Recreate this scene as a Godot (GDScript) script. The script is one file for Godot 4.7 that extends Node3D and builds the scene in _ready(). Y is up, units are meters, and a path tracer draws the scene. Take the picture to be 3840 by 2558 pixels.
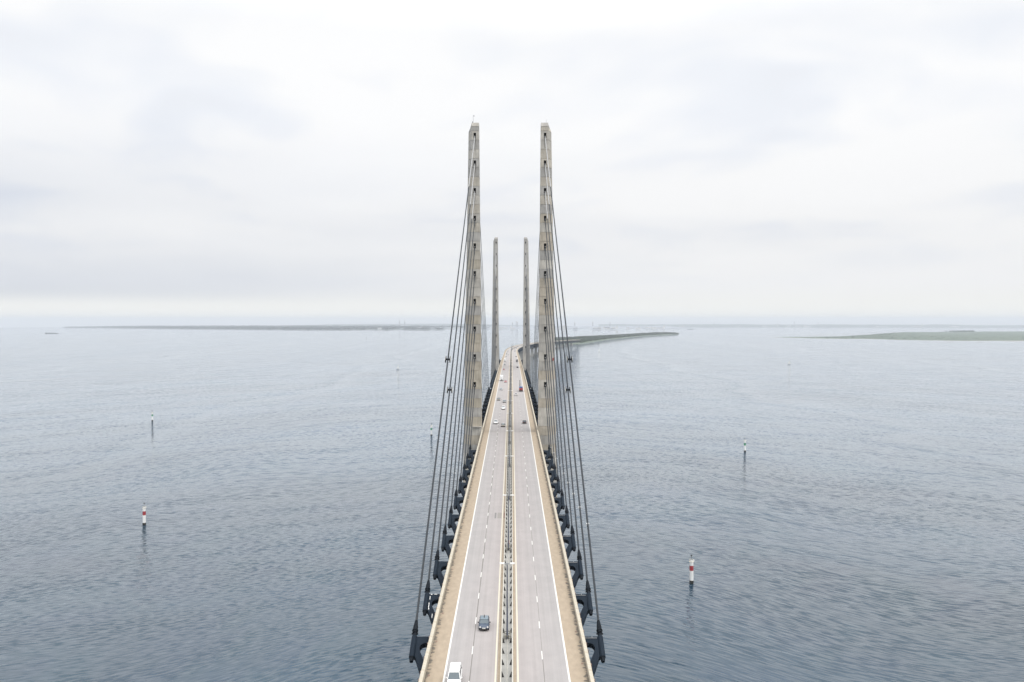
extends Node3D

# ---------------------------------------------------------------- constants
const EYE := Vector3(0.7, 117.5, 0.0)
const EARTH := 4.3e6
const CREST := 599.0
const S_NEAR := 357.9
const S_FAR := 847.9
const FRONT := 1.0
const CABLE_X := 15.25

var rng := RandomNumberGenerator.new()
var counts := {}
var M := {}

# ---------------------------------------------------------------- mesh builder
class MB:
	var v := PackedVector3Array()
	var n := PackedVector3Array()
	var uv := PackedVector2Array()
	var c := PackedColorArray()
	var col := Color(1, 1, 1)
	var colored := false
	func tri(a: Vector3, b: Vector3, d: Vector3, ua := Vector2.ZERO, ub := Vector2.ZERO, ud := Vector2.ZERO) -> void:
		var m := (b - a).cross(d - a)
		if m.length_squared() < 1e-14:
			return
		m = m.normalized()
		v.append_array(PackedVector3Array([a, d, b]))
		n.append_array(PackedVector3Array([m, m, m]))
		uv.append_array(PackedVector2Array([ua, ud, ub]))
		c.append_array(PackedColorArray([col, col, col]))
	func tri_n(a: Vector3, b: Vector3, d: Vector3, na: Vector3, nb: Vector3, nd: Vector3) -> void:
		v.append_array(PackedVector3Array([a, d, b]))
		n.append_array(PackedVector3Array([na, nd, nb]))
		uv.append_array(PackedVector2Array([Vector2.ZERO, Vector2.ZERO, Vector2.ZERO]))
		c.append_array(PackedColorArray([col, col, col]))
	func quad(a: Vector3, b: Vector3, d: Vector3, e: Vector3, ua := Vector2.ZERO, ub := Vector2.ZERO, ud := Vector2.ZERO, ue := Vector2.ZERO) -> void:
		tri(a, b, d, ua, ub, ud)
		tri(a, d, e, ua, ud, ue)
	func box(at: Vector3, size: Vector3, b := Basis.IDENTITY) -> void:
		var p := []
		for i in 8:
			p.append(at + b * (size * 0.5 * Vector3(1 if i & 1 else -1, 1 if i & 2 else -1, 1 if i & 4 else -1)))
		for f in [[4, 5, 7, 6], [1, 0, 2, 3], [5, 1, 3, 7], [0, 4, 6, 2], [6, 7, 3, 2], [0, 1, 5, 4]]:
			quad(p[f[0]], p[f[1]], p[f[2]], p[f[3]])
	func tube(a: Vector3, b: Vector3, r0: float, r1: float, sides := 8, caps := true) -> void:
		var w := (b - a).normalized()
		var t := w.cross(Vector3.UP if absf(w.y) < 0.95 else Vector3.RIGHT).normalized()
		var q := t.cross(w)
		for i in sides:
			var d0 := t * cos(TAU * i / sides) - q * sin(TAU * i / sides)
			var d1 := t * cos(TAU * (i + 1) / sides) - q * sin(TAU * (i + 1) / sides)
			tri_n(a + d0 * r0, a + d1 * r0, b + d1 * r1, d0, d1, d1)
			tri_n(a + d0 * r0, b + d1 * r1, b + d0 * r1, d0, d1, d0)
			if caps:
				tri(b, b + d0 * r1, b + d1 * r1)
				tri(a, a + d1 * r0, a + d0 * r0)
	func lathe(at: Vector3, profile: Array, sides := 14) -> void:
		for k in profile.size() - 1:
			var a: Vector2 = profile[k]
			var b: Vector2 = profile[k + 1]
			tube(at + Vector3.UP * a.y, at + Vector3.UP * maxf(b.y, a.y + 0.001), a.x, b.x, sides, true)
	func loft(rings: Array, closed_ends := true) -> void:
		var k: int = rings[0].size()
		for r in rings.size() - 1:
			for i in k:
				var j := (i + 1) % k
				quad(rings[r][i], rings[r][j], rings[r + 1][j], rings[r + 1][i])
		if closed_ends:
			for i in range(1, k - 1):
				tri(rings[0][0], rings[0][i + 1], rings[0][i])
				tri(rings[-1][0], rings[-1][i], rings[-1][i + 1])
	func mesh(m: Material) -> ArrayMesh:
		var arr := []
		arr.resize(Mesh.ARRAY_MAX)
		arr[Mesh.ARRAY_VERTEX] = v
		arr[Mesh.ARRAY_NORMAL] = n
		arr[Mesh.ARRAY_TEX_UV] = uv
		if colored:
			arr[Mesh.ARRAY_COLOR] = c
		var o := ArrayMesh.new()
		o.add_surface_from_arrays(Mesh.PRIMITIVE_TRIANGLES, arr)
		o.surface_set_material(0, m)
		return o

# ---------------------------------------------------------------- naming helpers
func numbered(called: String) -> String:
	var k: int = counts.get(called, 0)
	counts[called] = k + 1
	return called if k == 0 else "%s_%03d" % [called, k]

func tag(o: Node, label: String, category: String, group := "") -> Node:
	o.set_meta("label", label)
	o.set_meta("category", category)
	if group != "":
		o.set_meta("group", group)
	return o

func thing(called: String, label: String, category: String, at := Vector3.ZERO, turn := 0.0, group := "") -> Node3D:
	var o := Node3D.new()
	o.name = numbered(called)
	add_child(o)
	o.position = at
	o.rotation.y = turn
	tag(o, label, category, group)
	return o

func part(called: String, m: Mesh, parent: Node, at := Vector3.ZERO) -> MeshInstance3D:
	var o := MeshInstance3D.new()
	o.name = called if parent != self else numbered(called)
	o.mesh = m
	o.position = at
	parent.add_child(o, true)
	return o

func struct(called: String, m: Mesh, label: String) -> MeshInstance3D:
	var o := part(called, m, self)
	o.set_meta("kind", "structure")
	o.set_meta("label", label)
	return o

func lin(r: float, g: float, b: float) -> Color:
	return Color(r, g, b).linear_to_srgb()

func mat(r: float, g: float, b: float, rough := 0.8, metal := 0.0) -> StandardMaterial3D:
	var m := StandardMaterial3D.new()
	m.albedo_color = lin(r, g, b)
	m.roughness = rough
	m.metallic = metal
	return m

func noise(freq: float, sd: int, octaves := 4, type := FastNoiseLite.TYPE_SIMPLEX_SMOOTH) -> FastNoiseLite:
	var f := FastNoiseLite.new()
	f.noise_type = type
	f.frequency = freq
	f.seed = sd
	f.fractal_octaves = octaves
	f.fractal_type = FastNoiseLite.FRACTAL_FBM if octaves > 1 else FastNoiseLite.FRACTAL_NONE
	return f

func ordinal(k: int) -> String:
	return ["first", "second", "third", "fourth", "fifth", "sixth", "seventh", "eighth", "ninth", "tenth", "eleventh", "twelfth", "thirteenth", "fourteenth", "fifteenth", "sixteenth", "seventeenth", "eighteenth", "nineteenth", "twentieth", "twenty-first", "twenty-second", "twenty-third", "twenty-fourth", "twenty-fifth", "twenty-sixth", "twenty-seventh", "twenty-eighth", "twenty-ninth", "thirtieth", "thirty-first", "thirty-second", "thirty-third", "thirty-fourth", "thirty-fifth", "thirty-sixth", "thirty-seventh", "thirty-eighth"][k]

# ---------------------------------------------------------------- the line of the bridge
func y_parapet(s: float) -> float:
	var d := absf(s - CREST)
	return 71.0 - (1.58e-5 * d * d if d < 490.0 else 3.794 + 0.01548 * (d - 490.0))

func y_road(s: float) -> float:
	return y_parapet(s) - 1.1

func heading(s: float) -> float:
	return 0.0 if s < 1500.0 else atan((s - 1500.0) / 10400.0)

func along(s: float, x: float, dy: float) -> Vector3:
	var cx := 0.0 if s < 1500.0 else (s - 1500.0) * (s - 1500.0) / 20800.0
	var t := heading(s)
	return Vector3(cx + x * cos(t), y_road(s) + dy, -s + x * sin(t))

func stations(s0: float, s1: float) -> Array:
	var out := []
	var s := s0
	while s < s1 - 0.01:
		out.append(s)
		s += 10.0 if s < 1300.0 else 20.0
	out.append(s1)
	return out

func sheet(b: MB, ss: Array, x0: float, x1: float, dy: float, u_tile: float, v_tile: float) -> void:
	for k in ss.size() - 1:
		var a: float = ss[k]
		var e: float = ss[k + 1]
		var v0 := a / v_tile
		var v1 := e / v_tile
		b.quad(along(a, x0, dy), along(a, x1, dy), along(e, x1, dy), along(e, x0, dy), Vector2(0, v0), Vector2((x1 - x0) / u_tile, v0), Vector2((x1 - x0) / u_tile, v1), Vector2(0, v1))

func sweep(b: MB, ss: Array, prof: Array, v_tile := 8.0) -> void:
	# prof: Vector2(x, dy), counter-clockwise seen from the camera
	var k := prof.size()
	for q in ss.size() - 1:
		var a: float = ss[q]
		var e: float = ss[q + 1]
		var run := 0.0
		for i in k:
			var p: Vector2 = prof[i]
			var r: Vector2 = prof[(i + 1) % k]
			var w := run + p.distance_to(r)
			b.quad(along(a, p.x, p.y), along(e, p.x, p.y), along(e, r.x, r.y), along(a, r.x, r.y), Vector2(run / v_tile, a / v_tile), Vector2(run / v_tile, e / v_tile), Vector2(w / v_tile, e / v_tile), Vector2(w / v_tile, a / v_tile))
			run = w
	var pts := PackedVector2Array(prof)
	var idx := Geometry2D.triangulate_polygon(pts)
	for t in range(0, idx.size(), 3):
		for end in [ss[0], ss[-1]]:
			b.tri(along(end, pts[idx[t]].x, pts[idx[t]].y), along(end, pts[idx[t + 1]].x, pts[idx[t + 1]].y), along(end, pts[idx[t + 2]].x, pts[idx[t + 2]].y))

func rect(x0: float, x1: float, y0: float, y1: float) -> Array:
	return [Vector2(x0, y0), Vector2(x0, y1), Vector2(x1, y1), Vector2(x1, y0)]

# ---------------------------------------------------------------- textures
func tex(w: int, h: int, f: Callable) -> ImageTexture:
	var d := PackedByteArray()
	d.resize(w * h * 3)
	var k := 0
	for y in h:
		for x in w:
			var c: Color = f.call(x, y)
			d[k] = clampi(int(c.r * 255.0 + 0.5), 0, 255)
			d[k + 1] = clampi(int(c.g * 255.0 + 0.5), 0, 255)
			d[k + 2] = clampi(int(c.b * 255.0 + 0.5), 0, 255)
			k += 3
	return ImageTexture.create_from_image(Image.create_from_data(w, h, false, Image.FORMAT_RGB8, d))

func loop_noise(f: FastNoiseLite, x: float, y: float, h: float, stretch: float) -> float:
	# repeats every h along y
	var t := TAU * y / h
	var r := h / TAU * stretch
	return f.get_noise_3d(x, cos(t) * r, sin(t) * r)

func sky_texture() -> ImageTexture:
	var w := 1536
	var h := 768
	var big := noise(0.30, 11, 4)
	var mid := noise(0.9, 23, 5)
	var far := noise(1.6, 5, 4)
	var d := PackedFloat32Array()
	d.resize(w * h * 3)
	var low := [0.80, 0.82, 0.84]
	for y in h:
		var el := PI * (0.5 - (y + 0.5) / h)
		var se := sin(el)
		var deg := rad_to_deg(el)
		for x in w:
			var k := (y * w + x) * 3
			if el <= 0.0:
				d[k] = low[0]
				d[k + 1] = low[1]
				d[k + 2] = low[2]
				continue
			var az := (float(x) + 0.5) / w * TAU - PI
			var dir := Vector3(sin(az) * cos(el), se, -cos(az) * cos(el))
			var p := dir / (se + 0.13)
			var a := big.get_noise_2d(p.x * 1.6 + 3.0, p.z * 1.6)
			var b := mid.get_noise_2d(p.x + a * 0.5, p.z * 1.2 + a)
			var c := far.get_noise_3d(dir.x * 1.1, se * 7.0, dir.z * 1.1)
			var base := 0.90 + 0.095 * smoothstep(3.0, 15.0, deg) + 2.6 * maxf(0.0, se - 0.33)
			# a duller bank low in the sky over a clear pale rim at the horizon
			var bank := clampf(smoothstep(0.8, 1.9, deg) * (1.0 - smoothstep(4.0, 16.0, deg)) * (0.50 + 1.0 * c + 1.7 * sin(az)), 0.0, 2.0)
			base += 0.03 * (1.0 - smoothstep(0.3, 1.6, deg)) - 0.07 * bank
			var shade := clampf(a * 0.75 + b * 0.6 + 0.02, -0.5, 0.55)
			var fade := smoothstep(1.0, 8.0, deg)
			var lum := base * (1.0 - 0.115 * maxf(shade, 0.0) * fade - 0.03 * shade * fade)
			var blue := clampf(maxf(shade, 0.0) * 1.2 * fade, 0.0, 0.5) * 0.10 + bank * 0.034 + 0.006
			var warm := (1.0 - smoothstep(0.6, 2.6, deg)) * 0.035
			d[k] = lum * (0.997 - blue + warm * 0.5)
			d[k + 1] = lum * (1.0 - blue * 0.5 + warm * 0.3)
			d[k + 2] = lum * (1.003 + blue * 0.45 - warm)
	var im := Image.create_from_data(w, h, false, Image.FORMAT_RGBF, d.to_byte_array())
	return ImageTexture.create_from_image(im)

func water_normal() -> ImageTexture:
	var n := 2048
	var a := noise(0.054, 71, 4).get_seamless_image(n, n).get_data()
	var b := noise(0.050, 72, 3).get_seamless_image(n, n).get_data()
	var e := noise(0.011, 73, 2).get_seamless_image(n, n).get_data()
	var e2 := noise(0.0026, 74, 2).get_seamless_image(n, n).get_data()
	var d := PackedByteArray()
	d.resize(n * n * 3)
	for k in n * n:
		var sy := (a[k] - 128) / 128.0
		var gust := 0.55 * e[k] / 128.0 + 0.55 * e2[k] / 128.0
		# gentle backs, short steep fronts
		var front := smoothstep(0.25, 0.53, sy + (gust - 1.0) * 0.42)
		sy = sy * 0.11 - 0.09 + front * 0.54
		var sx := (b[k] - 128) / 128.0 * 0.24
		var q := Vector3(sx, sy * FRONT, 1.0).normalized()
		d[k * 3] = int(q.x * 127.0 + 128.0)
		d[k * 3 + 1] = int(q.y * 127.0 + 128.0)
		d[k * 3 + 2] = int(q.z * 127.0 + 128.0)
	return ImageTexture.create_from_image(Image.create_from_data(n, n, false, Image.FORMAT_RGB8, d))

func make_materials() -> void:
	# --- asphalt: u across one carriageway (7.6 m), v along (90 m)
	var grain := noise(0.35, 1, 2)
	var blot := noise(0.02, 2, 4)
	var streak := noise(0.09, 3, 3)
	var asphalt := func(x: int, y: int) -> Color:
		var u := x / 192.0
		var g := grain.get_noise_2d(x * 3.1, y * 3.1) * 0.045
		var st := loop_noise(streak, x * 1.2, y, 1024, 0.03) * 0.06
		var bl := loop_noise(blot, x * 0.6, y, 1024, 1.0) * 0.07
		var wheel := 0.0
		for c in [0.14, 0.36, 0.64, 0.86]:
			wheel += exp(-pow((u - c) / 0.045, 2.0))
		var l := 0.285 * (1.0 + g + st + bl - 0.05 * wheel)
		var pink := 0.012 * (u - 0.35) + bl * 0.03
		return lin(l * 1.035 + pink, l * 0.975, l * (0.955 - pink * 0.6))
	var asp := tex(192, 1024, asphalt)
	M.asphalt = mat(1, 1, 1, 0.9)
	M.asphalt.albedo_color = Color.WHITE
	M.asphalt.albedo_texture = asp
	# --- shoulder: tan surfacing, finely ribbed across, darker grime towards the parapet (u = 1)
	var tan_f := func(x: int, y: int) -> Color:
		var u := x / 64.0
		var g := grain.get_noise_2d(x * 2.0, y * 5.0 + 90.0) * 0.05
		var rib := sin(y * TAU / 8.0) * 0.018 * (1.0 + blot.get_noise_2d(x, y) * 2.0)
		var bl := loop_noise(blot, x * 2.0 + 400.0, y, 1024, 1.3)
		var ed := loop_noise(blot, x * 1.5 + 900.0, y, 1024, 3.0)
		var grime := smoothstep(0.80, 0.95, u + ed * 0.26) * (0.62 + 0.5 * clampf(0.5 + ed * 1.4, 0.0, 1.0))
		var l := 1.0 + g + rib + bl * 0.16
		var c := Color(0.31 * l, 0.253 * l, 0.188 * l).lerp(Color(0.10, 0.09, 0.075), grime * 0.85)
		return lin(c.r, c.g, c.b)
	M.shoulder = mat(1, 1, 1, 0.95)
	M.shoulder.albedo_color = Color.WHITE
	M.shoulder.albedo_texture = tex(64, 1024, tan_f)
	# --- parapet: pale paint with rust and lichen
	var par_f := func(x: int, y: int) -> Color:
		var a := loop_noise(blot, x * 3.0 + 50.0, y, 1024, 3.0)
		var e := loop_noise(streak, x * 1.0 + 200.0, y, 1024, 1.6)
		var l := 1.0 + a * 0.16 + grain.get_noise_2d(x, y) * 0.05
		var c := Color(0.46 * l, 0.425 * l, 0.35 * l)
		c = c.lerp(Color(0.26, 0.18, 0.085), smoothstep(0.14, 0.5, a + e * 0.8) * 0.75)
		c = c.lerp(Color(0.20, 0.19, 0.16), smoothstep(0.2, 0.5, -a + e * 0.7) * 0.55)
		return lin(c.r, c.g, c.b)
	M.parapet = mat(1, 1, 1, 0.85)
	M.parapet.albedo_color = Color.WHITE
	M.parapet.albedo_texture = tex(64, 1024, par_f)
	# --- concrete: tile of 16 m
	var cn := noise(0.012, 8, 5)
	var run := noise(0.06, 9, 3)
	var con_f := func(x: int, y: int) -> Color:
		var t := TAU * x / 256.0
		var a := cn.get_noise_3d(cos(t) * 41.0, sin(t) * 41.0, y * 1.0)
		var r := run.get_noise_3d(cos(t) * 41.0, sin(t) * 41.0, y * 0.10)
		var l := 1.0 + a * 0.11 + r * 0.10 + grain.get_noise_2d(x, y) * 0.06
		return Color(0.80 * l, 0.80 * l, 0.79 * l)
	var con := tex(256, 512, con_f)
	M.concrete = []
	for t in [[0.375, 0.36, 0.335], [0.42, 0.39, 0.34], [0.36, 0.35, 0.335], [0.405, 0.365, 0.305], [0.44, 0.42, 0.385], [0.385, 0.35, 0.29]]:
		var m := mat(t[0] * 1.66, t[1] * 1.64, t[2] * 1.64, 0.9)
		m.albedo_texture = con
		M.concrete.append(m)
	M.pier = mat(0.5, 0.49, 0.46, 0.9)
	M.pier.albedo_texture = con
	M.median = mat(0.46, 0.455, 0.44, 0.9)
	M.median.albedo_texture = con
	# --- plain ones
	M.opening = mat(0.004, 0.0045, 0.005, 0.9)
	M.opening.metallic_specular = 0.1
	M.steel = mat(0.010, 0.0175, 0.028, 0.6)
	M.steel_dark = mat(0.006, 0.009, 0.013, 0.6)
	M.truss = mat(0.018, 0.032, 0.055, 0.6)
	M.cable = mat(0.042, 0.047, 0.053, 0.6)
	for k in ["steel", "steel_dark", "truss", "cable"]:
		M[k].metallic_specular = 0.22
	M.white_paint = mat(0.80, 0.80, 0.78, 0.6)
	M.cream_paint = mat(0.62, 0.57, 0.45, 0.7)
	M.line = mat(0.60, 0.59, 0.565, 0.7)
	M.line_warm = mat(0.54, 0.50, 0.40, 0.7)
	M.seam = mat(0.15, 0.14, 0.13, 0.9)
	M.patch = mat(0.17, 0.165, 0.16, 0.9)
	M.patch_brown = mat(0.21, 0.14, 0.11, 0.9)
	M.stain = mat(0.23, 0.215, 0.20, 0.9)
	M.wash = mat(0.25, 0.24, 0.215, 0.9)
	M.cable_pale = mat(0.34, 0.34, 0.34, 0.6)
	M.rail = mat(0.47, 0.45, 0.40, 0.5)
	M.post = mat(0.035, 0.036, 0.037, 0.6)
	M.pole = mat(0.075, 0.085, 0.12, 0.5)
	M.orange = mat(0.75, 0.22, 0.02, 0.6)
	M.glass = mat(0.03, 0.04, 0.048, 0.08)
	M.windscreen = mat(0.10, 0.125, 0.14, 0.08)
	M.tyre = mat(0.015, 0.015, 0.016, 0.9)
	M.trim = mat(0.018, 0.018, 0.02, 0.5)
	M.lamp_glass = mat(0.85, 0.85, 0.82, 0.15)
	M.tail = mat(0.35, 0.015, 0.015, 0.3)
	M.plate = mat(0.75, 0.75, 0.70, 0.5)
	M.red_band = mat(0.33, 0.025, 0.035, 0.6)
	M.green_band = mat(0.02, 0.22, 0.10, 0.6)
	M.black_base = mat(0.012, 0.014, 0.013, 0.7)
	M.fouled = mat(0.05, 0.04, 0.022, 0.9)
	M.sail = mat(0.82, 0.82, 0.80, 0.8)
	M.hull = mat(0.03, 0.04, 0.065, 0.5)
	M.obstruction = mat(0.28, 0.03, 0.03, 0.4)
	M.grey_metal = mat(0.30, 0.31, 0.32, 0.5)
	# --- sea
	M.sea = mat(1, 1, 1, 0.04)
	M.sea.albedo_color = Color.WHITE
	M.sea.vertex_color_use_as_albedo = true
	M.sea.metallic_specular = 0.52
	M.sea.normal_enabled = true
	M.sea.normal_texture = water_normal()
	M.sea.normal_scale = 1.0
	# --- land
	M.land = mat(1, 1, 1, 0.95)
	M.land.albedo_color = Color.WHITE
	M.land.vertex_color_use_as_albedo = true
	M.leaf = mat(1, 1, 1, 0.9)
	M.leaf.albedo_color = Color.WHITE
	M.leaf.vertex_color_use_as_albedo = true

func paint(r: float, g: float, b: float) -> StandardMaterial3D:
	var m := mat(r, g, b, 0.35)
	m.clearcoat_enabled = true
	m.clearcoat = 0.6
	m.clearcoat_roughness = 0.1
	return m

# ================================================================ build
func _ready() -> void:
	rng.seed = 2024
	# camera: level, its lens shifted down so that uprights stay upright as in the photograph
	var cam := Camera3D.new()
	cam.name = "camera"
	add_child(cam)
	cam.position = EYE
	cam.set_frustum(1568.0 / 1880.0, Vector2(1.0 / 1880.0, -47.5 / 1880.0), 1.0, 120000.0)
	cam.current = true
	# sky and air
	var env := Environment.new()
	env.background_mode = Environment.BG_SKY
	var sky := Sky.new()
	var pano := PanoramaSkyMaterial.new()
	pano.panorama = sky_texture()
	sky.sky_material = pano
	env.sky = sky
	env.tonemap_mode = Environment.TONE_MAPPER_LINEAR
	env.tonemap_exposure = 1.0
	env.fog_enabled = true
	env.fog_density = 5.4e-5
	env.fog_light_color = Color(0.935, 0.965, 1.0)
	env.sdfgi_enabled = true
	env.ssao_enabled = true
	env.ssil_enabled = true
	var we := WorldEnvironment.new()
	we.name = "world"
	we.environment = env
	add_child(we)
	var sun := DirectionalLight3D.new()
	sun.name = "sun"
	sun.light_energy = 0.5
	sun.light_angular_distance = 35.0
	sun.light_color = Color(1.0, 0.975, 0.94)
	sun.shadow_enabled = true
	add_child(sun)
	sun.look_at_from_position(Vector3(60, 130, 55), Vector3.ZERO)

	make_materials()
	build_sea()
	build_lands()
	build_deck()
	build_pylons()
	build_cables()
	build_road()
	build_median()
	build_vehicles()
	build_beacons()
	build_boats()

# ---------------------------------------------------------------- sea
func sea_drop(p: Vector3) -> float:
	return -(p.x * p.x + p.z * p.z) / (2.0 * EARTH)

func build_sea() -> void:
	var rings := PackedFloat32Array([0.0])
	var r := 20.0
	while r < 34000.0:
		rings.append(r)
		r *= 1.045
	rings.append(34000.0)
	var sectors := 288
	var w1 := noise(0.0022, 301, 2)
	var w2 := noise(0.0028, 302, 2)
	var v := PackedVector3Array()
	var n := PackedVector3Array()
	var uv := PackedVector2Array()
	var tint := PackedColorArray()
	var w3 := noise(0.0035, 303, 3)
	for q in rings:
		for k in sectors + 1:
			var a := TAU * k / sectors
			var p := Vector3(sin(a) * q, 0, -cos(a) * q)
			p.y = sea_drop(p)
			v.append(p)
			n.append(Vector3(p.x / EARTH, 1, p.z / EARTH).normalized())
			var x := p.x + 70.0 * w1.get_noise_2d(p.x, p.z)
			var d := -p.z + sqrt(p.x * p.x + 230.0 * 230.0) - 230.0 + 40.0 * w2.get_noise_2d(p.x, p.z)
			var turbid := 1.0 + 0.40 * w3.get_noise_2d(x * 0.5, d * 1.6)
			# flat: sky reflection put into the water colour, paler with distance ahead
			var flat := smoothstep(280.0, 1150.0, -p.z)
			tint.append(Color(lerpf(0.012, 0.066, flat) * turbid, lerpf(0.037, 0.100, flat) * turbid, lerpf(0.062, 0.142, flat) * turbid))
			uv.append(Vector2(x / 760.0, d / 190.0))
	var idx := PackedInt32Array()
	for i in rings.size() - 1:
		for k in sectors:
			var a := i * (sectors + 1) + k
			var b := a + sectors + 1
			idx.append_array(PackedInt32Array([a, b, b + 1, a, b + 1, a + 1]))
	var arr := []
	arr.resize(Mesh.ARRAY_MAX)
	arr[Mesh.ARRAY_VERTEX] = v
	arr[Mesh.ARRAY_NORMAL] = n
	arr[Mesh.ARRAY_TEX_UV] = uv
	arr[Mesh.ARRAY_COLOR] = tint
	arr[Mesh.ARRAY_INDEX] = idx
	var m := ArrayMesh.new()
	m.add_surface_from_arrays(Mesh.PRIMITIVE_TRIANGLES, arr)
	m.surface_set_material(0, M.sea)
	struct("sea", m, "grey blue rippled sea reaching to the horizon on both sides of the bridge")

# ---------------------------------------------------------------- land
func resample(p: Array, count: int) -> Array:
	var cv := Curve2D.new()
	for q in p:
		cv.add_point(q)
	var out := []
	for k in count:
		out.append(cv.sample_baked(cv.get_baked_length() * k / (count - 1.0)))
	return out

# shore and back: Vector2(distance ahead, distance to the right)
func land_strip(shore: Array, back: Array, along_n: int, across_n: int, height: Callable, tint: Callable) -> MB:
	var a := resample(shore, along_n)
	var b := resample(back, along_n)
	var g := []
	for i in along_n:
		var row := []
		for j in across_n + 1:
			var t := j / float(across_n)
			var p: Vector2 = a[i].lerp(b[i], t)
			var w := Vector3(p.y, 0, -p.x)
			var e := minf(i, along_n - 1 - i) / float(along_n - 1)
			w.y = sea_drop(w) + height.call(w, t, e)
			row.append(w)
		g.append(row)
	var m := MB.new()
	m.colored = true
	for i in along_n - 1:
		for j in across_n:
			m.col = tint.call(g[i][j], (j + 0.5) / across_n)
			m.quad(g[i][j], g[i + 1][j], g[i + 1][j + 1], g[i][j + 1])
	return m

func clump_mesh() -> ArrayMesh:
	# a tree clump: a ragged heap of leaf-tuft faces over a short trunk
	var b := MB.new()
	b.colored = true
	var r := RandomNumberGenerator.new()
	r.seed = 77
	b.col = Color(0.05, 0.04, 0.03)
	b.tube(Vector3(0, -0.2, 0), Vector3(0, 0.5, 0), 0.06, 0.03, 5)
	for k in 70:
		var t := r.randf() * TAU
		var u := r.randf()
		var h := 0.18 + 0.8 * u
		var rad := 0.6 * sqrt(maxf(0.0, 1.0 - pow(u * 1.6 - 0.55, 2.0))) * (0.5 + 0.5 * r.randf())
		var p := Vector3(cos(t) * rad, h, sin(t) * rad)
		var s := 0.16 + 0.14 * r.randf()
		var q := Basis(Vector3(r.randf() - 0.5, r.randf() - 0.5, r.randf() - 0.5).normalized(), r.randf() * TAU)
		var g := 0.8 + 0.5 * r.randf()
		b.col = Color(g, g, g)
		b.tri(p + q * Vector3(-s, -s * 0.6, 0), p + q * Vector3(s, -s * 0.6, 0), p + q * Vector3(0, s, 0))
		b.tri(p + q * Vector3(0, -s * 0.6, -s), p + q * Vector3(0, -s * 0.6, s), p + q * Vector3(0, s, 0))
	return b.mesh(M.leaf)

func scatter(called: String, label: String, cl: Mesh, places: Array, cat: String) -> void:
	var mm := MultiMesh.new()
	mm.transform_format = MultiMesh.TRANSFORM_3D
	mm.use_colors = true
	mm.mesh = cl
	mm.instance_count = places.size()
	for k in places.size():
		mm.set_instance_transform(k, places[k][0])
		mm.set_instance_color(k, places[k][1])
	var o := MultiMeshInstance3D.new()
	o.name = numbered(called)
	o.multimesh = mm
	add_child(o)
	o.set_meta("kind", "stuff")
	tag(o, label, cat)

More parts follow.
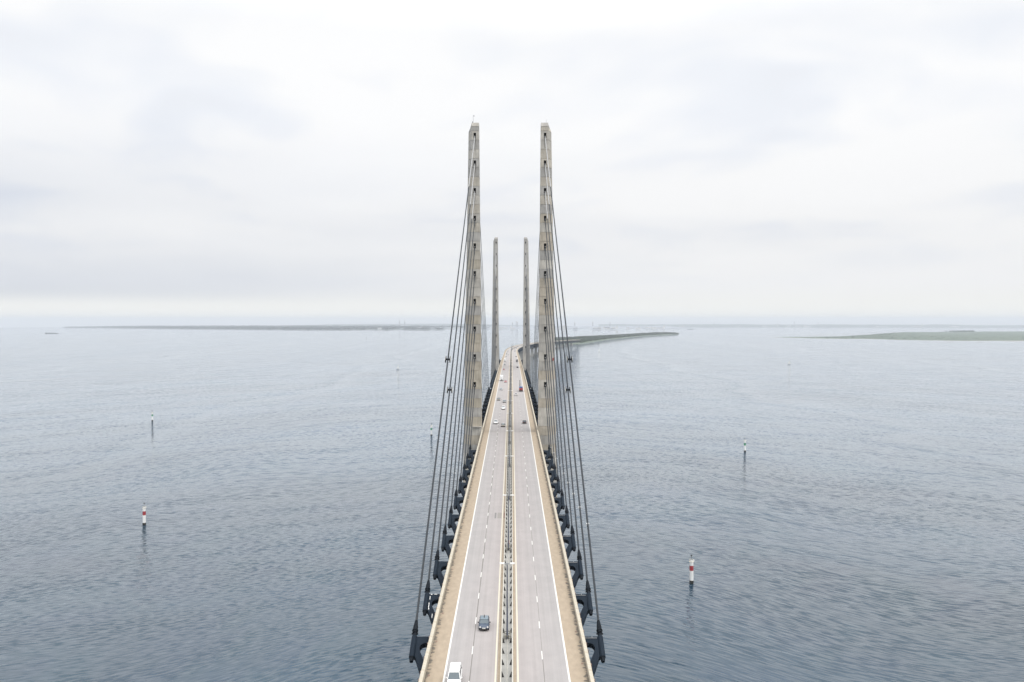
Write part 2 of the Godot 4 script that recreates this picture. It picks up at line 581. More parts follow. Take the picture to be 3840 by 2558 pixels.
func build_lands() -> void:
	var hn := noise(0.0011, 41, 4)
	var fine := noise(0.012, 42, 4)
	var clump := clump_mesh()
	# --- the near coast across the strait, low and wooded
	var shore := [Vector2(20500, -11200), Vector2(19208, -9715), Vector2(15012, -6036), Vector2(13317, -4150), Vector2(12425, -3145), Vector2(12027, -901), Vector2(12300, 159), Vector2(12425, 2539), Vector2(14394, 3170)]
	var back := [Vector2(25500, -12700), Vector2(25000, -11800), Vector2(23500, -8800), Vector2(22500, -6300), Vector2(22000, -4600), Vector2(21500, -1300), Vector2(21500, 400), Vector2(20500, 3700), Vector2(18000, 3900)]
	var ht := func(w: Vector3, t: float, e: float) -> float:
		return -1.0 + smoothstep(0.0, 0.015, t) * 4.0 + (16.0 + 14.0 * hn.get_noise_2d(w.x, w.z)) * smoothstep(0.0, 0.5, t) * smoothstep(0.0, 0.12, e)
	var tn := func(w: Vector3, t: float) -> Color:
		var q := 0.5 + 0.5 * fine.get_noise_2d(w.x * 0.3, w.z * 0.3)
		return Color(0.035, 0.058, 0.055).lerp(Color(0.085, 0.105, 0.075), q * 0.7)
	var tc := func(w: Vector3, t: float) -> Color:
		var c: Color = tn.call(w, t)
		var town_haze := smoothstep(-2800.0, 0.0, w.x) * clampf(0.85 + 0.7 * fine.get_noise_2d(w.x * 0.5, w.z * 0.5), 0.0, 1.0)  # town tone plus distance haze put into the land colour, paler to the right
		return c.lerp(Color(0.27, 0.29, 0.33), town_haze)
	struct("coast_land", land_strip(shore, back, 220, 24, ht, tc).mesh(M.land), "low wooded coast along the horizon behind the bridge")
	var trees := []
	var sa := resample(shore, 400)
	var ba := resample(back, 400)
	for k in 5200:
		var i := rng.randi_range(2, 397)
		var t := pow(rng.randf(), 1.6) * 0.97 + 0.006
		var p: Vector2 = sa[i].lerp(ba[i], t)
		p += Vector2(rng.randf_range(-20, 20), rng.randf_range(-20, 20))
		if fine.get_noise_2d(p.y * 0.35, p.x * 0.35) < -0.12 + 0.85 * smoothstep(-2600.0, 300.0, p.y):
			continue
		var e := minf(i, 399 - i) / 399.0
		var w := Vector3(p.y, 0, -p.x)
		w.y = sea_drop(w) + ht.call(w, t, e) - 1.0
		var s := rng.randf_range(11, 20)
		var g := rng.randf_range(0.7, 1.15)
		trees.append([Transform3D(Basis(Vector3.UP, rng.randf() * TAU).scaled(Vector3(s * rng.randf_range(3.5, 9.0), s, s * rng.randf_range(2, 4))), w), Color(0.030 * g, 0.052 * g, 0.052 * g)])
	scatter("coast_woodland", "dark hazy woods covering the low coast on the horizon", clump, trees, "woods")
	# --- farther hills
	var hs := [Vector2(24500, 2600), Vector2(22500, 4200), Vector2(22300, 7500), Vector2(22300, 11000), Vector2(22500, 17500)]
	var hb := [Vector2(30000, 3200), Vector2(30000, 5400), Vector2(30000, 10000), Vector2(30000, 15000), Vector2(30000, 23000)]
	var hh := func(w: Vector3, t: float, _e: float) -> float:
		return -1.0 + 10.0 * smoothstep(0.0, 0.02, t) + (62.0 + 42.0 * hn.get_noise_2d(w.x * 0.35, w.z * 0.35)) * smoothstep(0.0, 0.8, t)
	struct("hills", land_strip(hs, hb, 80, 16, hh, tn).mesh(M.land), "pale far hills along the right half of the horizon")
	var ls := [Vector2(24000, -9800), Vector2(23500, -6000), Vector2(23000, -2000), Vector2(23000, 3000)]
	var lb := [Vector2(31000, -12000), Vector2(31000, -8000), Vector2(31000, -2600), Vector2(31000, 4000)]
	var lh := func(w: Vector3, t: float, e: float) -> float:
		return -1.0 + (96.0 + 24.0 * hn.get_noise_2d(w.x * 0.3, w.z * 0.3)) * smoothstep(0.0, 0.9, t) * smoothstep(0.0, 0.45, e)
	struct("hills", land_strip(ls, lb, 80, 12, lh, tn).mesh(M.land), "very pale upland showing above the wooded coast")
	# --- buildings of the far shore
	var pale := [mat(0.62, 0.62, 0.60, 0.8), mat(0.50, 0.48, 0.45, 0.8), mat(0.33, 0.34, 0.36, 0.8), mat(0.10, 0.12, 0.16, 0.8)]
	var roofm := mat(0.20, 0.16, 0.15, 0.8)
	var blocks := []
	for k in 64:
		var x := rng.randf_range(-2100, 3000) if k < 44 else rng.randf_range(4300, 12600)
		var d := rng.randf_range(12150, 14200) if k < 44 else rng.randf_range(22400, 23400)
		if k < 44 and x > 2300:
			d = rng.randf_range(13200, 14600)
		var sz := Vector3(rng.randf_range(30, 130), rng.randf_range(9, 22), rng.randf_range(20, 60))
		if k % 9 == 4:
			sz = Vector3(rng.randf_range(20, 34), rng.randf_range(38, 62), rng.randf_range(20, 30))
		if k >= 44:
			sz *= Vector3(1.6, 1.5, 1.2)
		blocks.append([x, d, sz, rng.randi_range(0, 3) if rng.randf() < 0.6 else 0, rng.randf_range(-0.3, 0.3)])
	blocks.sort_custom(func(p, q): return p[0] / p[1] < q[0] / q[1])
	var seen := {}
	for q in blocks:
		var region := "on the shore far right of the bridge" if q[0] > 3100 else ("on the far shore right of the bridge" if q[0] > 350 else ("on the far shore behind the pylons" if q[0] > -450 else "on the far shore left of the bridge"))
		var look: String = ("tall " if q[2].y > 34 else "low ") + ["white", "beige", "grey", "dark"][q[3]] + " hazy building "
		var nth: int = seen.get(look + region, 0)
		seen[look + region] = nth + 1
		var w := Vector3(q[0], 0, -q[1])
		w.y = sea_drop(w) + (5.0 if q[1] < 20000 else 8.0)
		var th := thing("coast_building", look + region + ", " + ordinal(nth) + " from left", "building", w, q[4], "hazy buildings on the far shore")
		var sz: Vector3 = q[2]
		var b := MB.new()
		b.box(Vector3(0, sz.y * 0.5, 0), sz)
		part("wall", b.mesh(pale[q[3]]), th)
		b = MB.new()
		b.box(Vector3(0, sz.y + 0.3, 0), Vector3(sz.x + 1.0, 0.6, sz.z + 1.0))
		part("roof", b.mesh(roofm), th)
		b = MB.new()
		b.box(Vector3(sz.x * 0.2, sz.y + 1.8, 0), Vector3(sz.x * 0.25, 2.4, sz.z * 0.4))
		part("roof_house", b.mesh(roofm), th)
	# --- stacks and masts on the skyline: distance ahead, right, height
	var stacks := [[19000, -2600, 165], [19000, -2480, 165], [16500, 20, 105], [16500, 95, 125], [16500, 120, 118], [17000, 1690, 120], [17000, 2050, 105], [17200, 1330, 112], [24000, 8300, 150], [24000, 9000, 125], [24200, 6000, 120]]
	var where := ["slim tower left of the near pylons on the wooded skyline", "twin of the slim tower on the wooded skyline", "leftmost stack between the two far pylons on the skyline", "tallest stack between the two far pylons on the skyline", "rightmost stack between the two far pylons on the skyline", "tower on the skyline above the bridge island", "stubby tower on the skyline right of the bridge island tower", "low tower on the skyline just right of the cables", "tallest tower on the hazy right skyline", "second tower on the hazy right skyline", "lone tower where the hazy right skyline begins"]
	for k in stacks.size():
		var w := Vector3(stacks[k][1], 0, -stacks[k][0])
		w.y = sea_drop(w) + 8.0
		var th := thing("skyline_tower", "faint hazy " + where[k], "tower", w)
		var b := MB.new()
		b.tube(Vector3.ZERO, Vector3(0, stacks[k][2] * 0.8, 0), 12, 9, 10)
		part("shaft", b.mesh(pale[2]), th)
		b = MB.new()
		b.tube(Vector3(0, stacks[k][2] * 0.8, 0), Vector3(0, stacks[k][2], 0), 9.5, 8, 10)
		part("top", b.mesh(pale[1]), th)
	# --- the bridge island
	var ps := [Vector2(3990, 215), Vector2(4161, 305), Vector2(4201, 372), Vector2(4532, 449), Vector2(5215, 628), Vector2(5554, 742), Vector2(6386, 1023), Vector2(7021, 1331), Vector2(7394, 1499), Vector2(7600, 1560)]
	var pb := [Vector2(5100, 215), Vector2(5600, 290), Vector2(5815, 429), Vector2(6100, 560), Vector2(6386, 720), Vector2(6851, 916), Vector2(7700, 1242), Vector2(8200, 1440), Vector2(7900, 1530), Vector2(7650, 1565)]
	var ph := func(w: Vector3, t: float, e: float) -> float:
		var m := sin(PI * clampf(t, 0.0, 1.0))
		var ridge := exp(-pow((t - 0.45) / 0.10, 2.0)) * 4.0
		return -0.6 + 1.6 * smoothstep(0.0, 0.06, t) * (1.0 - smoothstep(0.94, 1.0, t)) + (3.6 + ridge + 2.6 * fine.get_noise_2d(w.x, w.z)) * pow(m, 0.5) * smoothstep(0.0, 0.1, e)
	var pt := func(w: Vector3, t: float) -> Color:
		var q := 0.5 + 0.7 * fine.get_noise_2d(w.x * 1.4, w.z * 1.4)
		var c := Color(0.045, 0.085, 0.058).lerp(Color(0.13, 0.145, 0.085), clampf(q, 0, 1) * 0.65)
		if t < 0.02:
			c = c.lerp(Color(0.09, 0.09, 0.065), 0.5)
		return c
	struct("bridge_island", land_strip(ps, pb, 150, 40, ph, pt).mesh(M.land), "long low green island where the bridge comes ashore")
	var bushes := []
	var isl_a := resample(ps, 300)
	var isl_b := resample(pb, 300)
	for k in 3200:
		var i := rng.randi_range(6, 292)
		var t := rng.randf_range(0.06, 0.94)
		if absf(t - 0.52) < 0.04 and rng.randf() < 0.8:
			continue
		var p: Vector2 = isl_a[i].lerp(isl_b[i], t)
		var w := Vector3(p.y, 0, -p.x)
		w.y = sea_drop(w) + ph.call(w, t, minf(i, 299 - i) / 299.0) - 0.4
		var s := rng.randf_range(2.5, 6.5)
		var g := rng.randf_range(0.6, 1.3)
		bushes.append([Transform3D(Basis(Vector3.UP, rng.randf() * TAU).scaled(Vector3(s * 2.4, s, s * 2.0)), w), Color(0.05 * g, 0.078 * g, 0.042 * g)])
	scatter("island_scrub", "green scrub covering the long bridge island", clump, bushes, "scrub")
	# --- the flat grassy island on the right
	var ss := [Vector2(5938, 1918), Vector2(5483, 2040), Vector2(5380, 2160), Vector2(5300, 2300), Vector2(5215, 2330), Vector2(4950, 2390), Vector2(4863, 2483), Vector2(4720, 2640), Vector2(4740, 2980), Vector2(4690, 3400), Vector2(4600, 3900)]
	var sb := [Vector2(5980, 1935), Vector2(6066, 2274), Vector2(6290, 2592), Vector2(6685, 2853), Vector2(7807, 3539), Vector2(8533, 3982), Vector2(9007, 4323), Vector2(9207, 4969), Vector2(9769, 5650), Vector2(9888, 6300), Vector2(9900, 7400)]
	var sh := func(w: Vector3, t: float, e: float) -> float:
		var m := sin(PI * clampf(t, 0.0, 1.0))
		var rough := fine.get_noise_2d(w.x * 0.6, w.z * 0.6)
		return -0.55 + (1.35 + 0.9 * rough) * pow(m, 0.45) * smoothstep(0.0, 0.02, e) + 0.5 * smoothstep(0.0, 0.2, m)
	var st := func(w: Vector3, t: float) -> Color:
		var q := 0.5 + 0.7 * fine.get_noise_2d(w.x * 0.5, w.z * 1.6)
		var c := Color(0.05, 0.085, 0.065).lerp(Color(0.10, 0.125, 0.085), clampf(q, 0, 1))
		if t < 0.05:
			c = c.lerp(Color(0.20, 0.18, 0.14), 0.7)
		return c
	struct("grassy_island", land_strip(ss, sb, 180, 44, sh, st).mesh(M.land), "flat pale green island at the right edge of the view")
	# sand bars off its near shore and tip
	var sandm := mat(0.33, 0.30, 0.24, 0.95)
	for q in [[5880, 1900, 260, 14], [5700, 1985, 300, 16], [6550, 2420, 520, 18], [6450, 2720, 420, 14], [4560, 2440, 130, 7], [4540, 2600, 180, 8], [4370, 2790, 240, 8], [4350, 3010, 360, 11], [4660, 2850, 220, 9]]:
		var b := MB.new()
		var pts := []
		for k in 20:
			var a := TAU * k / 20.0
			var rr := 1.0 + 0.25 * fine.get_noise_2d(q[0] + cos(a) * 90.0, q[1] + sin(a) * 90.0)
			pts.append(Vector3(cos(a) * q[2] * 0.5 * rr, -0.3, sin(a) * q[3] * rr))
		for k in 20:
			b.tri(Vector3(0, 0.45, 0), pts[(k + 1) % 20], pts[k])
		var o := struct("sand_bar", b.mesh(sandm), "thin sand bar just above the water by the flat green island")
		var w := Vector3(q[1], 0, -q[0])
		o.position = Vector3(w.x, sea_drop(w) + 0.05, w.z)
		o.rotation.y = rng.randf_range(-0.12, 0.12)
	# trees and farm roofs in the middle of it
	var farm := []
	for k in 60:
		var p := Vector3(5180 + rng.randfn(0, 75) + 0.0, 0, -9350 + rng.randf_range(-60, 60))
		p.y = sea_drop(p) + 0.8
		var s := rng.randf_range(7, 14)
		farm.append([Transform3D(Basis(Vector3.UP, rng.randf() * TAU).scaled(Vector3(s * 1.8, s, s * 1.6)), p), Color(0.03, 0.045, 0.035)])
	for k in 900:
		var i := rng.randi_range(40, 295)
		var a: Array = resample_cache(ss, 300)
		var e: Array = resample_cache(sb, 300)
		var t := rng.randf_range(0.1, 0.98)
		var p2: Vector2 = a[i].lerp(e[i], t)
		var w := Vector3(p2.y, 0, -p2.x)
		w.y = sea_drop(w) + 0.6
		var s := rng.randf_range(0.8, 2.0)
		farm.append([Transform3D(Basis(Vector3.UP, rng.randf() * TAU).scaled(Vector3(s * 9, s, s * 3)), w), Color(0.06, 0.085, 0.045)])
	scatter("island_trees", "dark tree clump and tussocks on the flat green island", clump, farm, "trees")

var cache := {}
func resample_cache(p: Array, n: int) -> Array:
	if not cache.has(p):
		cache[p] = resample(p, n)
	return cache[p]

# ---------------------------------------------------------------- deck, truss, piers
func outrigger_point(u: float, w: float, t: float, sx: float, sz: float) -> Vector3:
	# u: out from the axis, w: up along the stay, t: depth behind the plate
	return Vector3(u * sx, w * 0.5145 - t * 0.8575, -w * 0.8575 * sz - t * 0.5145 * sz)

func outrigger_meshes(sx: float, sz: float) -> Array:
	var prof := PackedVector2Array([Vector2(11.6, 0), Vector2(15.35, 0), Vector2(15.62, -0.3), Vector2(15.75, -2.4), Vector2(15.75, -3.7), Vector2(15.35, -3.8), Vector2(15.2, -3.55), Vector2(14.95, -3.6), Vector2(14.72, -3.95), Vector2(14.05, -5.8), Vector2(12.4, -9.6), Vector2(11.3, -10.6), Vector2(11.3, -8.6), Vector2(12.3, -6.6), Vector2(13.5, -4.1), Vector2(14.1, -2.75), Vector2(14.22, -2.2), Vector2(14.12, -1.75), Vector2(13.85, -1.4), Vector2(13.4, -1.25), Vector2(11.6, -1.25)])
	var b := MB.new()
	var idx := Geometry2D.triangulate_polygon(prof)
	var put := func(a: Vector3, e: Vector3, d: Vector3, out: Vector3) -> void:
		if (e - a).cross(d - a).dot(out) > 0.0:
			b.tri(a, e, d)
		else:
			b.tri(a, d, e)
	var nrm := Vector3(0, 0.8575, 0.5145 * sz)
	var deep := 1.15
	for k in range(0, idx.size(), 3):
		var p := prof[idx[k]]
		var q := prof[idx[k + 1]]
		var r := prof[idx[k + 2]]
		put.call(outrigger_point(p.x, p.y, 0, sx, sz), outrigger_point(q.x, q.y, 0, sx, sz), outrigger_point(r.x, r.y, 0, sx, sz), nrm)
		put.call(outrigger_point(p.x, p.y, deep, sx, sz), outrigger_point(q.x, q.y, deep, sx, sz), outrigger_point(r.x, r.y, deep, sx, sz), -nrm)
	for k in prof.size():
		var p := prof[k]
		var q := prof[(k + 1) % prof.size()]
		var dir := (q - p).normalized()
		var side := Vector2(-dir.y, dir.x)  # profile runs clockwise: outward on its left
		var out := outrigger_point(side.x, side.y, 0, sx, sz)
		var a := outrigger_point(p.x, p.y, 0, sx, sz)
		var c := outrigger_point(q.x, q.y, 0, sx, sz)
		var d := outrigger_point(q.x, q.y, deep, sx, sz)
		var e := outrigger_point(p.x, p.y, deep, sx, sz)
		put.call(a, c, d, out)
		put.call(a, d, e, out)
	var bracket := b.mesh(M.steel)
	b = MB.new()
	var f := func(u: float, w: float, t: float) -> Vector3:
		return outrigger_point(u, w, t, sx, sz)
	b.tube(f.call(15.3, -3.9, 0.12), f.call(15.25, 0.05, 0.12), 0.50, 0.46, 12)
	var tube := b.mesh(M.steel)
	b = MB.new()
	b.tube(f.call(15.3, -4.7, 0.12), f.call(15.3, -3.9, 0.12), 0.30, 0.42, 10)
	var foot := b.mesh(M.steel_dark)
	b = MB.new()
	b.tube(f.call(15.25, 0.05, 0.1), f.call(15.25, 0.75, 0.1), 0.34, 0.34, 10)
	b.tube(f.call(14.72, 0.62, 0.1), f.call(15.78, 0.62, 0.1), 0.16, 0.16, 6)
	return [bracket, tube, foot, b.mesh(M.steel_dark)]

func stay_station(pylon: int, side: int, k: int) -> float:
	# pylon 0 near, 1 far; side -1 towards the camera, +1 away; k 0 = outermost
	var c := S_NEAR if pylon == 0 else S_FAR
	return c + side * (43.5 + 20.0 * (9 - k))

func outrigger_y(s: float) -> float:
	return y_parapet(s) - 2.05

func build_deck() -> void:
	var deck := thing("bridge_deck", "long straight bridge deck with dark steel truss and side outriggers carrying the motorway", "bridge")
	var ss := stations(-60.0, 4160.0)
	var b := MB.new()
	sweep(b, ss, [Vector2(-12.0, -0.9), Vector2(-12.0, -0.006), Vector2(12.0, -0.006), Vector2(12.0, -0.9)], 16.0)
	part("deck_slab", b.mesh(M.pier), deck)
	# lower deck and the two truss planes
	b = MB.new()
	sweep(b, ss, rect(-6.4, 6.4, -12.6, -11.8), 16.0)
	part("lower_deck", b.mesh(M.truss), deck)
	for sx in [-1.0, 1.0]:
		b = MB.new()
		sweep(b, ss, rect(sx * 10.9 - 0.55, sx * 10.9 + 0.55, -2.0, -0.92))
		sweep(b, ss, rect(sx * 7.4 - 0.55, sx * 7.4 + 0.55, -12.8, -11.7))
		var s := -60.0
		while s < 4140.0:
			var a := along(s, sx * 10.9, -1.9)
			var m := along(s + 13.0, sx * 7.4, -11.9)
			var e := along(s + 20.0, sx * 10.9, -1.9)
			b.tube(a, m, 0.55, 0.55, 4, false)
			b.tube(m, e, 0.55, 0.55, 4, false)
			s += 20.0
		var o := part("truss_girder", b.mesh(M.truss), deck)
		o.set_meta("kind", "stuff")
	# outriggers
	var cb := MB.new()
	cb.tube(outrigger_point(12.0, -0.35, -0.06, 1, 1), outrigger_point(14.7, -0.35, -0.06, 1, 1), 0.05, 0.05, 6)
	cb.tube(outrigger_point(13.9, 0.0, -0.06, 1, 1), outrigger_point(13.9, -0.35, -0.06, 1, 1), 0.04, 0.04, 6)
	var conduit := cb.mesh(M.grey_metal)
	cb = MB.new()
	for q in [[12.6, -0.06, 0.5, 0.12], [13.6, -0.05, 0.6, 0.10], [14.4, -0.08, 0.3, 0.14], [14.62, -0.9, 0.10, 0.9], [14.70, -2.6, 0.12, 1.3], [14.66, -3.4, 0.16, 0.4], [13.9, -5.0, 0.12, 1.0]]:
		cb.quad(outrigger_point(q[0] - q[2] * 0.5, q[1] - q[3] * 0.5, -0.02, -1, 1), outrigger_point(q[0] + q[2] * 0.5, q[1] - q[3] * 0.4, -0.02, -1, 1), outrigger_point(q[0] + q[2] * 0.4, q[1] + q[3] * 0.5, -0.02, -1, 1), outrigger_point(q[0] - q[2] * 0.5, q[1] + q[3] * 0.4, -0.02, -1, 1))
	var droppings := cb.mesh(M.white_paint)
	for sx in [-1, 1]:
		for side in [-1, 1]:
			var ms := outrigger_meshes(sx, -side)
			for py in 2:
				for k in 10:
					var s := stay_station(py, side, k)
					var o := part("outrigger", ms[0], deck, Vector3(0, outrigger_y(s), -s))
					part("anchor_tube", ms[1], o)
					part("anchor_foot", ms[2], o)
					part("anchor_collar", ms[3], o)
					if py == 0 and side == -1 and sx == 1:
						part("conduit", conduit, o)
					if py == 0 and side == -1 and sx == -1 and k == 1:
						part("bird_droppings", droppings, o)
	# piers of the side and approach spans
	var spots := []
	for q in [S_NEAR - 160.0, S_NEAR - 301.0, S_FAR + 160.0, S_FAR + 301.0]:
		spots.append(q)
	var s2 := S_FAR + 441.0
	while s2 < 4050.0:
		spots.append(s2)
		s2 += 140.0
	spots.sort()
	var order := -1
	for s in spots:
		order += 1
		var top: float = y_road(s) - 12.85
		var p := along(s, 0, 0)
		var base := sea_drop(p)
		var th := thing("bridge_pier", "pale concrete pier under the viaduct, %s counting away from the camera" % ordinal(order), "pier", Vector3(p.x, base, p.z), -heading(s), "piers under the viaduct")
		b = MB.new()
		var rings := []
		for q in [[-3.0, 5.2, 3.2], [4.0, 5.0, 3.0], [maxf(top - base - 5.0, 4.5), 4.2, 2.3], [top - base, 8.6, 2.3]]:
			rings.append([Vector3(-q[1], q[0], q[2]), Vector3(-q[1], q[0], -q[2]), Vector3(q[1], q[0], -q[2]), Vector3(q[1], q[0], q[2])])
		b.loft(rings)
		part("shaft", b.mesh(M.pier), th)
		b = MB.new()
		b.box(Vector3(0, 0.2, 0), Vector3(18, 4.4, 12))
		part("footing", b.mesh(M.pier), th)
	# parapets along both edges
	for sx in [-1.0, 1.0]:
		var th := thing("parapet", "pale rust stained parapet along the %s edge of the bridge deck" % ("left" if sx < 0 else "right"), "parapet")
		b = MB.new()
		sweep(b, ss, rect(sx * 11.95 - 0.2, sx * 11.95 + 0.2, -0.9, 1.02), 6.0)
		part("wall", b.mesh(M.parapet), th)
		b = MB.new()
		sweep(b, ss, rect(sx * 11.98 - 0.26, sx * 11.98 + 0.26, 1.02, 1.12), 6.0)
		part("coping", b.mesh(M.parapet), th)
		# dark stubs outside
		b = MB.new()
		var n := 0
		var s := 70.0
		while s < 1200.0:
			if (n * 7 + int(sx)) % 5 < 3:
				b.box(along(s, sx * 12.3, 0.55), Vector3(0.28, 0.5, 0.5))
			n += 1
			s += 2.5
		var o := part("bracket_stub", b.mesh(M.patch_brown), th)
		o.set_meta("kind", "stuff")

# ---------------------------------------------------------------- pylons
func pylon_section(y: float) -> Array:
	# inner x, ridge x, outer x, half depth
	var t := (203.5 - y) / 128.5
	var outer := 18.05 + 2.05 * t
	if y > 199.8:
		outer = lerpf(18.05, 16.75, (y - 199.8) / 3.7)
	return [13.54 - 1.13 * t, minf(16.6 + 0.9 * t, outer - 0.1), outer, 3.2 + 1.3 * t]

func pylon_ring(y: float, inset: float, sx: float) -> Array:
	var q := pylon_section(y)
	var h: float = q[3] - inset
	if y > 203.4:
		h -= 1.0
	return [Vector3(sx * (q[0] + inset), y, h), Vector3(sx * (q[1] - inset * 0.4), y, h), Vector3(sx * (q[2] - inset * 1.4), y, 0), Vector3(sx * (q[1] - inset * 0.4), y, -h), Vector3(sx * (q[0] + inset), y, -h)]

func face4(b: MB, p: Array, out: Vector3, u0 := 0.0) -> void:
	var uvs := []
	for q in p:
		uvs.append(Vector2((q.x + q.z + u0) / 16.0, q.y / 32.0))
	if (p[1] - p[0]).cross(p[2] - p[0]).dot(out) > 0.0:
		b.quad(p[0], p[1], p[2], p[3], uvs[0], uvs[1], uvs[2], uvs[3])
	else:
		b.quad(p[3], p[2], p[1], p[0], uvs[3], uvs[2], uvs[1], uvs[0])

func lift_mesh(y0: float, y1: float, sx: float, window: float, m: Material, u0: float) -> ArrayMesh:
	var b := MB.new()
	var gap := 0.18 if y1 < 203.4 else 0.0
	var lo := pylon_ring(y0, 0, sx)
	var hi := pylon_ring(y1 - gap, 0, sx)
	var cen := Vector3(sx * 15.8, (y0 + y1) * 0.5, 0)
	for i in 5:
		var j := (i + 1) % 5
		var out: Vector3 = (lo[i] + lo[j] + hi[i] + hi[j]) * 0.25 - cen
		if window > 0.0 and (i == 0 or i == 3):
			# front or back face with an opening in it
			var zs := 1.0 if i == 0 else -1.0
			var xs := [lo[0].x, sx * (CABLE_X - 0.54), sx * (CABLE_X + 0.54), lo[1].x]
			var ys := [y0, window - 1.08, window + 1.08, y1 - gap]
			for a in 3:
				for c in 3:
					if a == 1 and c == 1:
						continue
					var p := []
					for e in [[a, c], [a + 1, c], [a + 1, c + 1], [a, c + 1]]:
						var x: float = xs[e[0]]
						if e[0] == 3 and e[1] == 3:
							x = hi[1].x
						if e[0] == 0 and e[1] == 3:
							x = hi[0].x
						p.append(Vector3(x, ys[e[1]], zs * pylon_section(ys[e[1]])[3]))
					face4(b, p, Vector3(0, 0, zs), u0)
		else:
			face4(b, [lo[i], lo[j], hi[j], hi[i]], out, u0)
	# the recessed joint on top, then lid and underside
	if gap > 0.0:
		var g0 := pylon_ring(y1 - gap, 0.15, sx)
		var g1 := pylon_ring(y1, 0.15, sx)
		for i in 5:
			var j := (i + 1) % 5
			var out: Vector3 = (g0[i] + g0[j]) * 0.5 - Vector3(sx * 15.8, g0[i].y, 0)
			face4(b, [g0[i], g0[j], g1[j], g1[i]], out, u0)
			face4(b, [hi[i], hi[j], g0[j], g0[i]], Vector3.UP, u0)
	else:
		face4(b, [hi[0], hi[1], hi[3], hi[4]], Vector3.UP, u0)
		face4(b, [hi[1], hi[2], hi[3], hi[3]], Vector3.UP, u0)
	face4(b, [lo[0], lo[1], lo[3], lo[4]], Vector3.DOWN, u0)
	face4(b, [lo[1], lo[2], lo[3], lo[3]], Vector3.DOWN, u0)
	return b.mesh(m)

func window_mesh(y: float, sx: float, zs: float) -> ArrayMesh:
	var b := MB.new()
	var d := 1.6
	var x0 := sx * (CABLE_X - 0.54)
	var x1 := sx * (CABLE_X + 0.54)
	var zl: float = pylon_section(y - 1.08)[3]
	var zh: float = pylon_section(y + 1.08)[3]
	var a := Vector3(x0, y - 1.08, zl * zs)
	var c := Vector3(x1, y - 1.08, zl * zs)
	var e := Vector3(x1, y + 1.08, zh * zs)
	var f := Vector3(x0, y + 1.08, zh * zs)
	var back := Vector3(0, 0, -d * zs)
	for q in [[a, c], [c, e], [e, f], [f, a]]:
		var mid: Vector3 = (q[0] + q[1]) * 0.5
		face4(b, [q[0], q[1], q[1] + back, q[0] + back], Vector3(sx * CABLE_X, y, mid.z) - mid)
	face4(b, [a + back, c + back, e + back, f + back], Vector3(0, 0, zs))
	return b.mesh(M.opening)

func stain_mesh(y: float, sx: float, r: RandomNumberGenerator) -> ArrayMesh:
	var b := MB.new()
	for k in 3:
		var x := CABLE_X + r.randf_range(-0.4, 0.4)
		var wide := r.randf_range(0.10, 0.24)
		var run := r.randf_range(2.0, 6.0)
		var z := func(h: float) -> float:
			return pylon_section(h)[3] + 0.02
		b.quad(Vector3(sx * x - wide, y, z.call(y)), Vector3(sx * x - wide * 0.3, y - run, z.call(y - run)), Vector3(sx * x + wide * 0.3, y - run, z.call(y - run)), Vector3(sx * x + wide, y, z.call(y)))
	return b.mesh(M.wash)

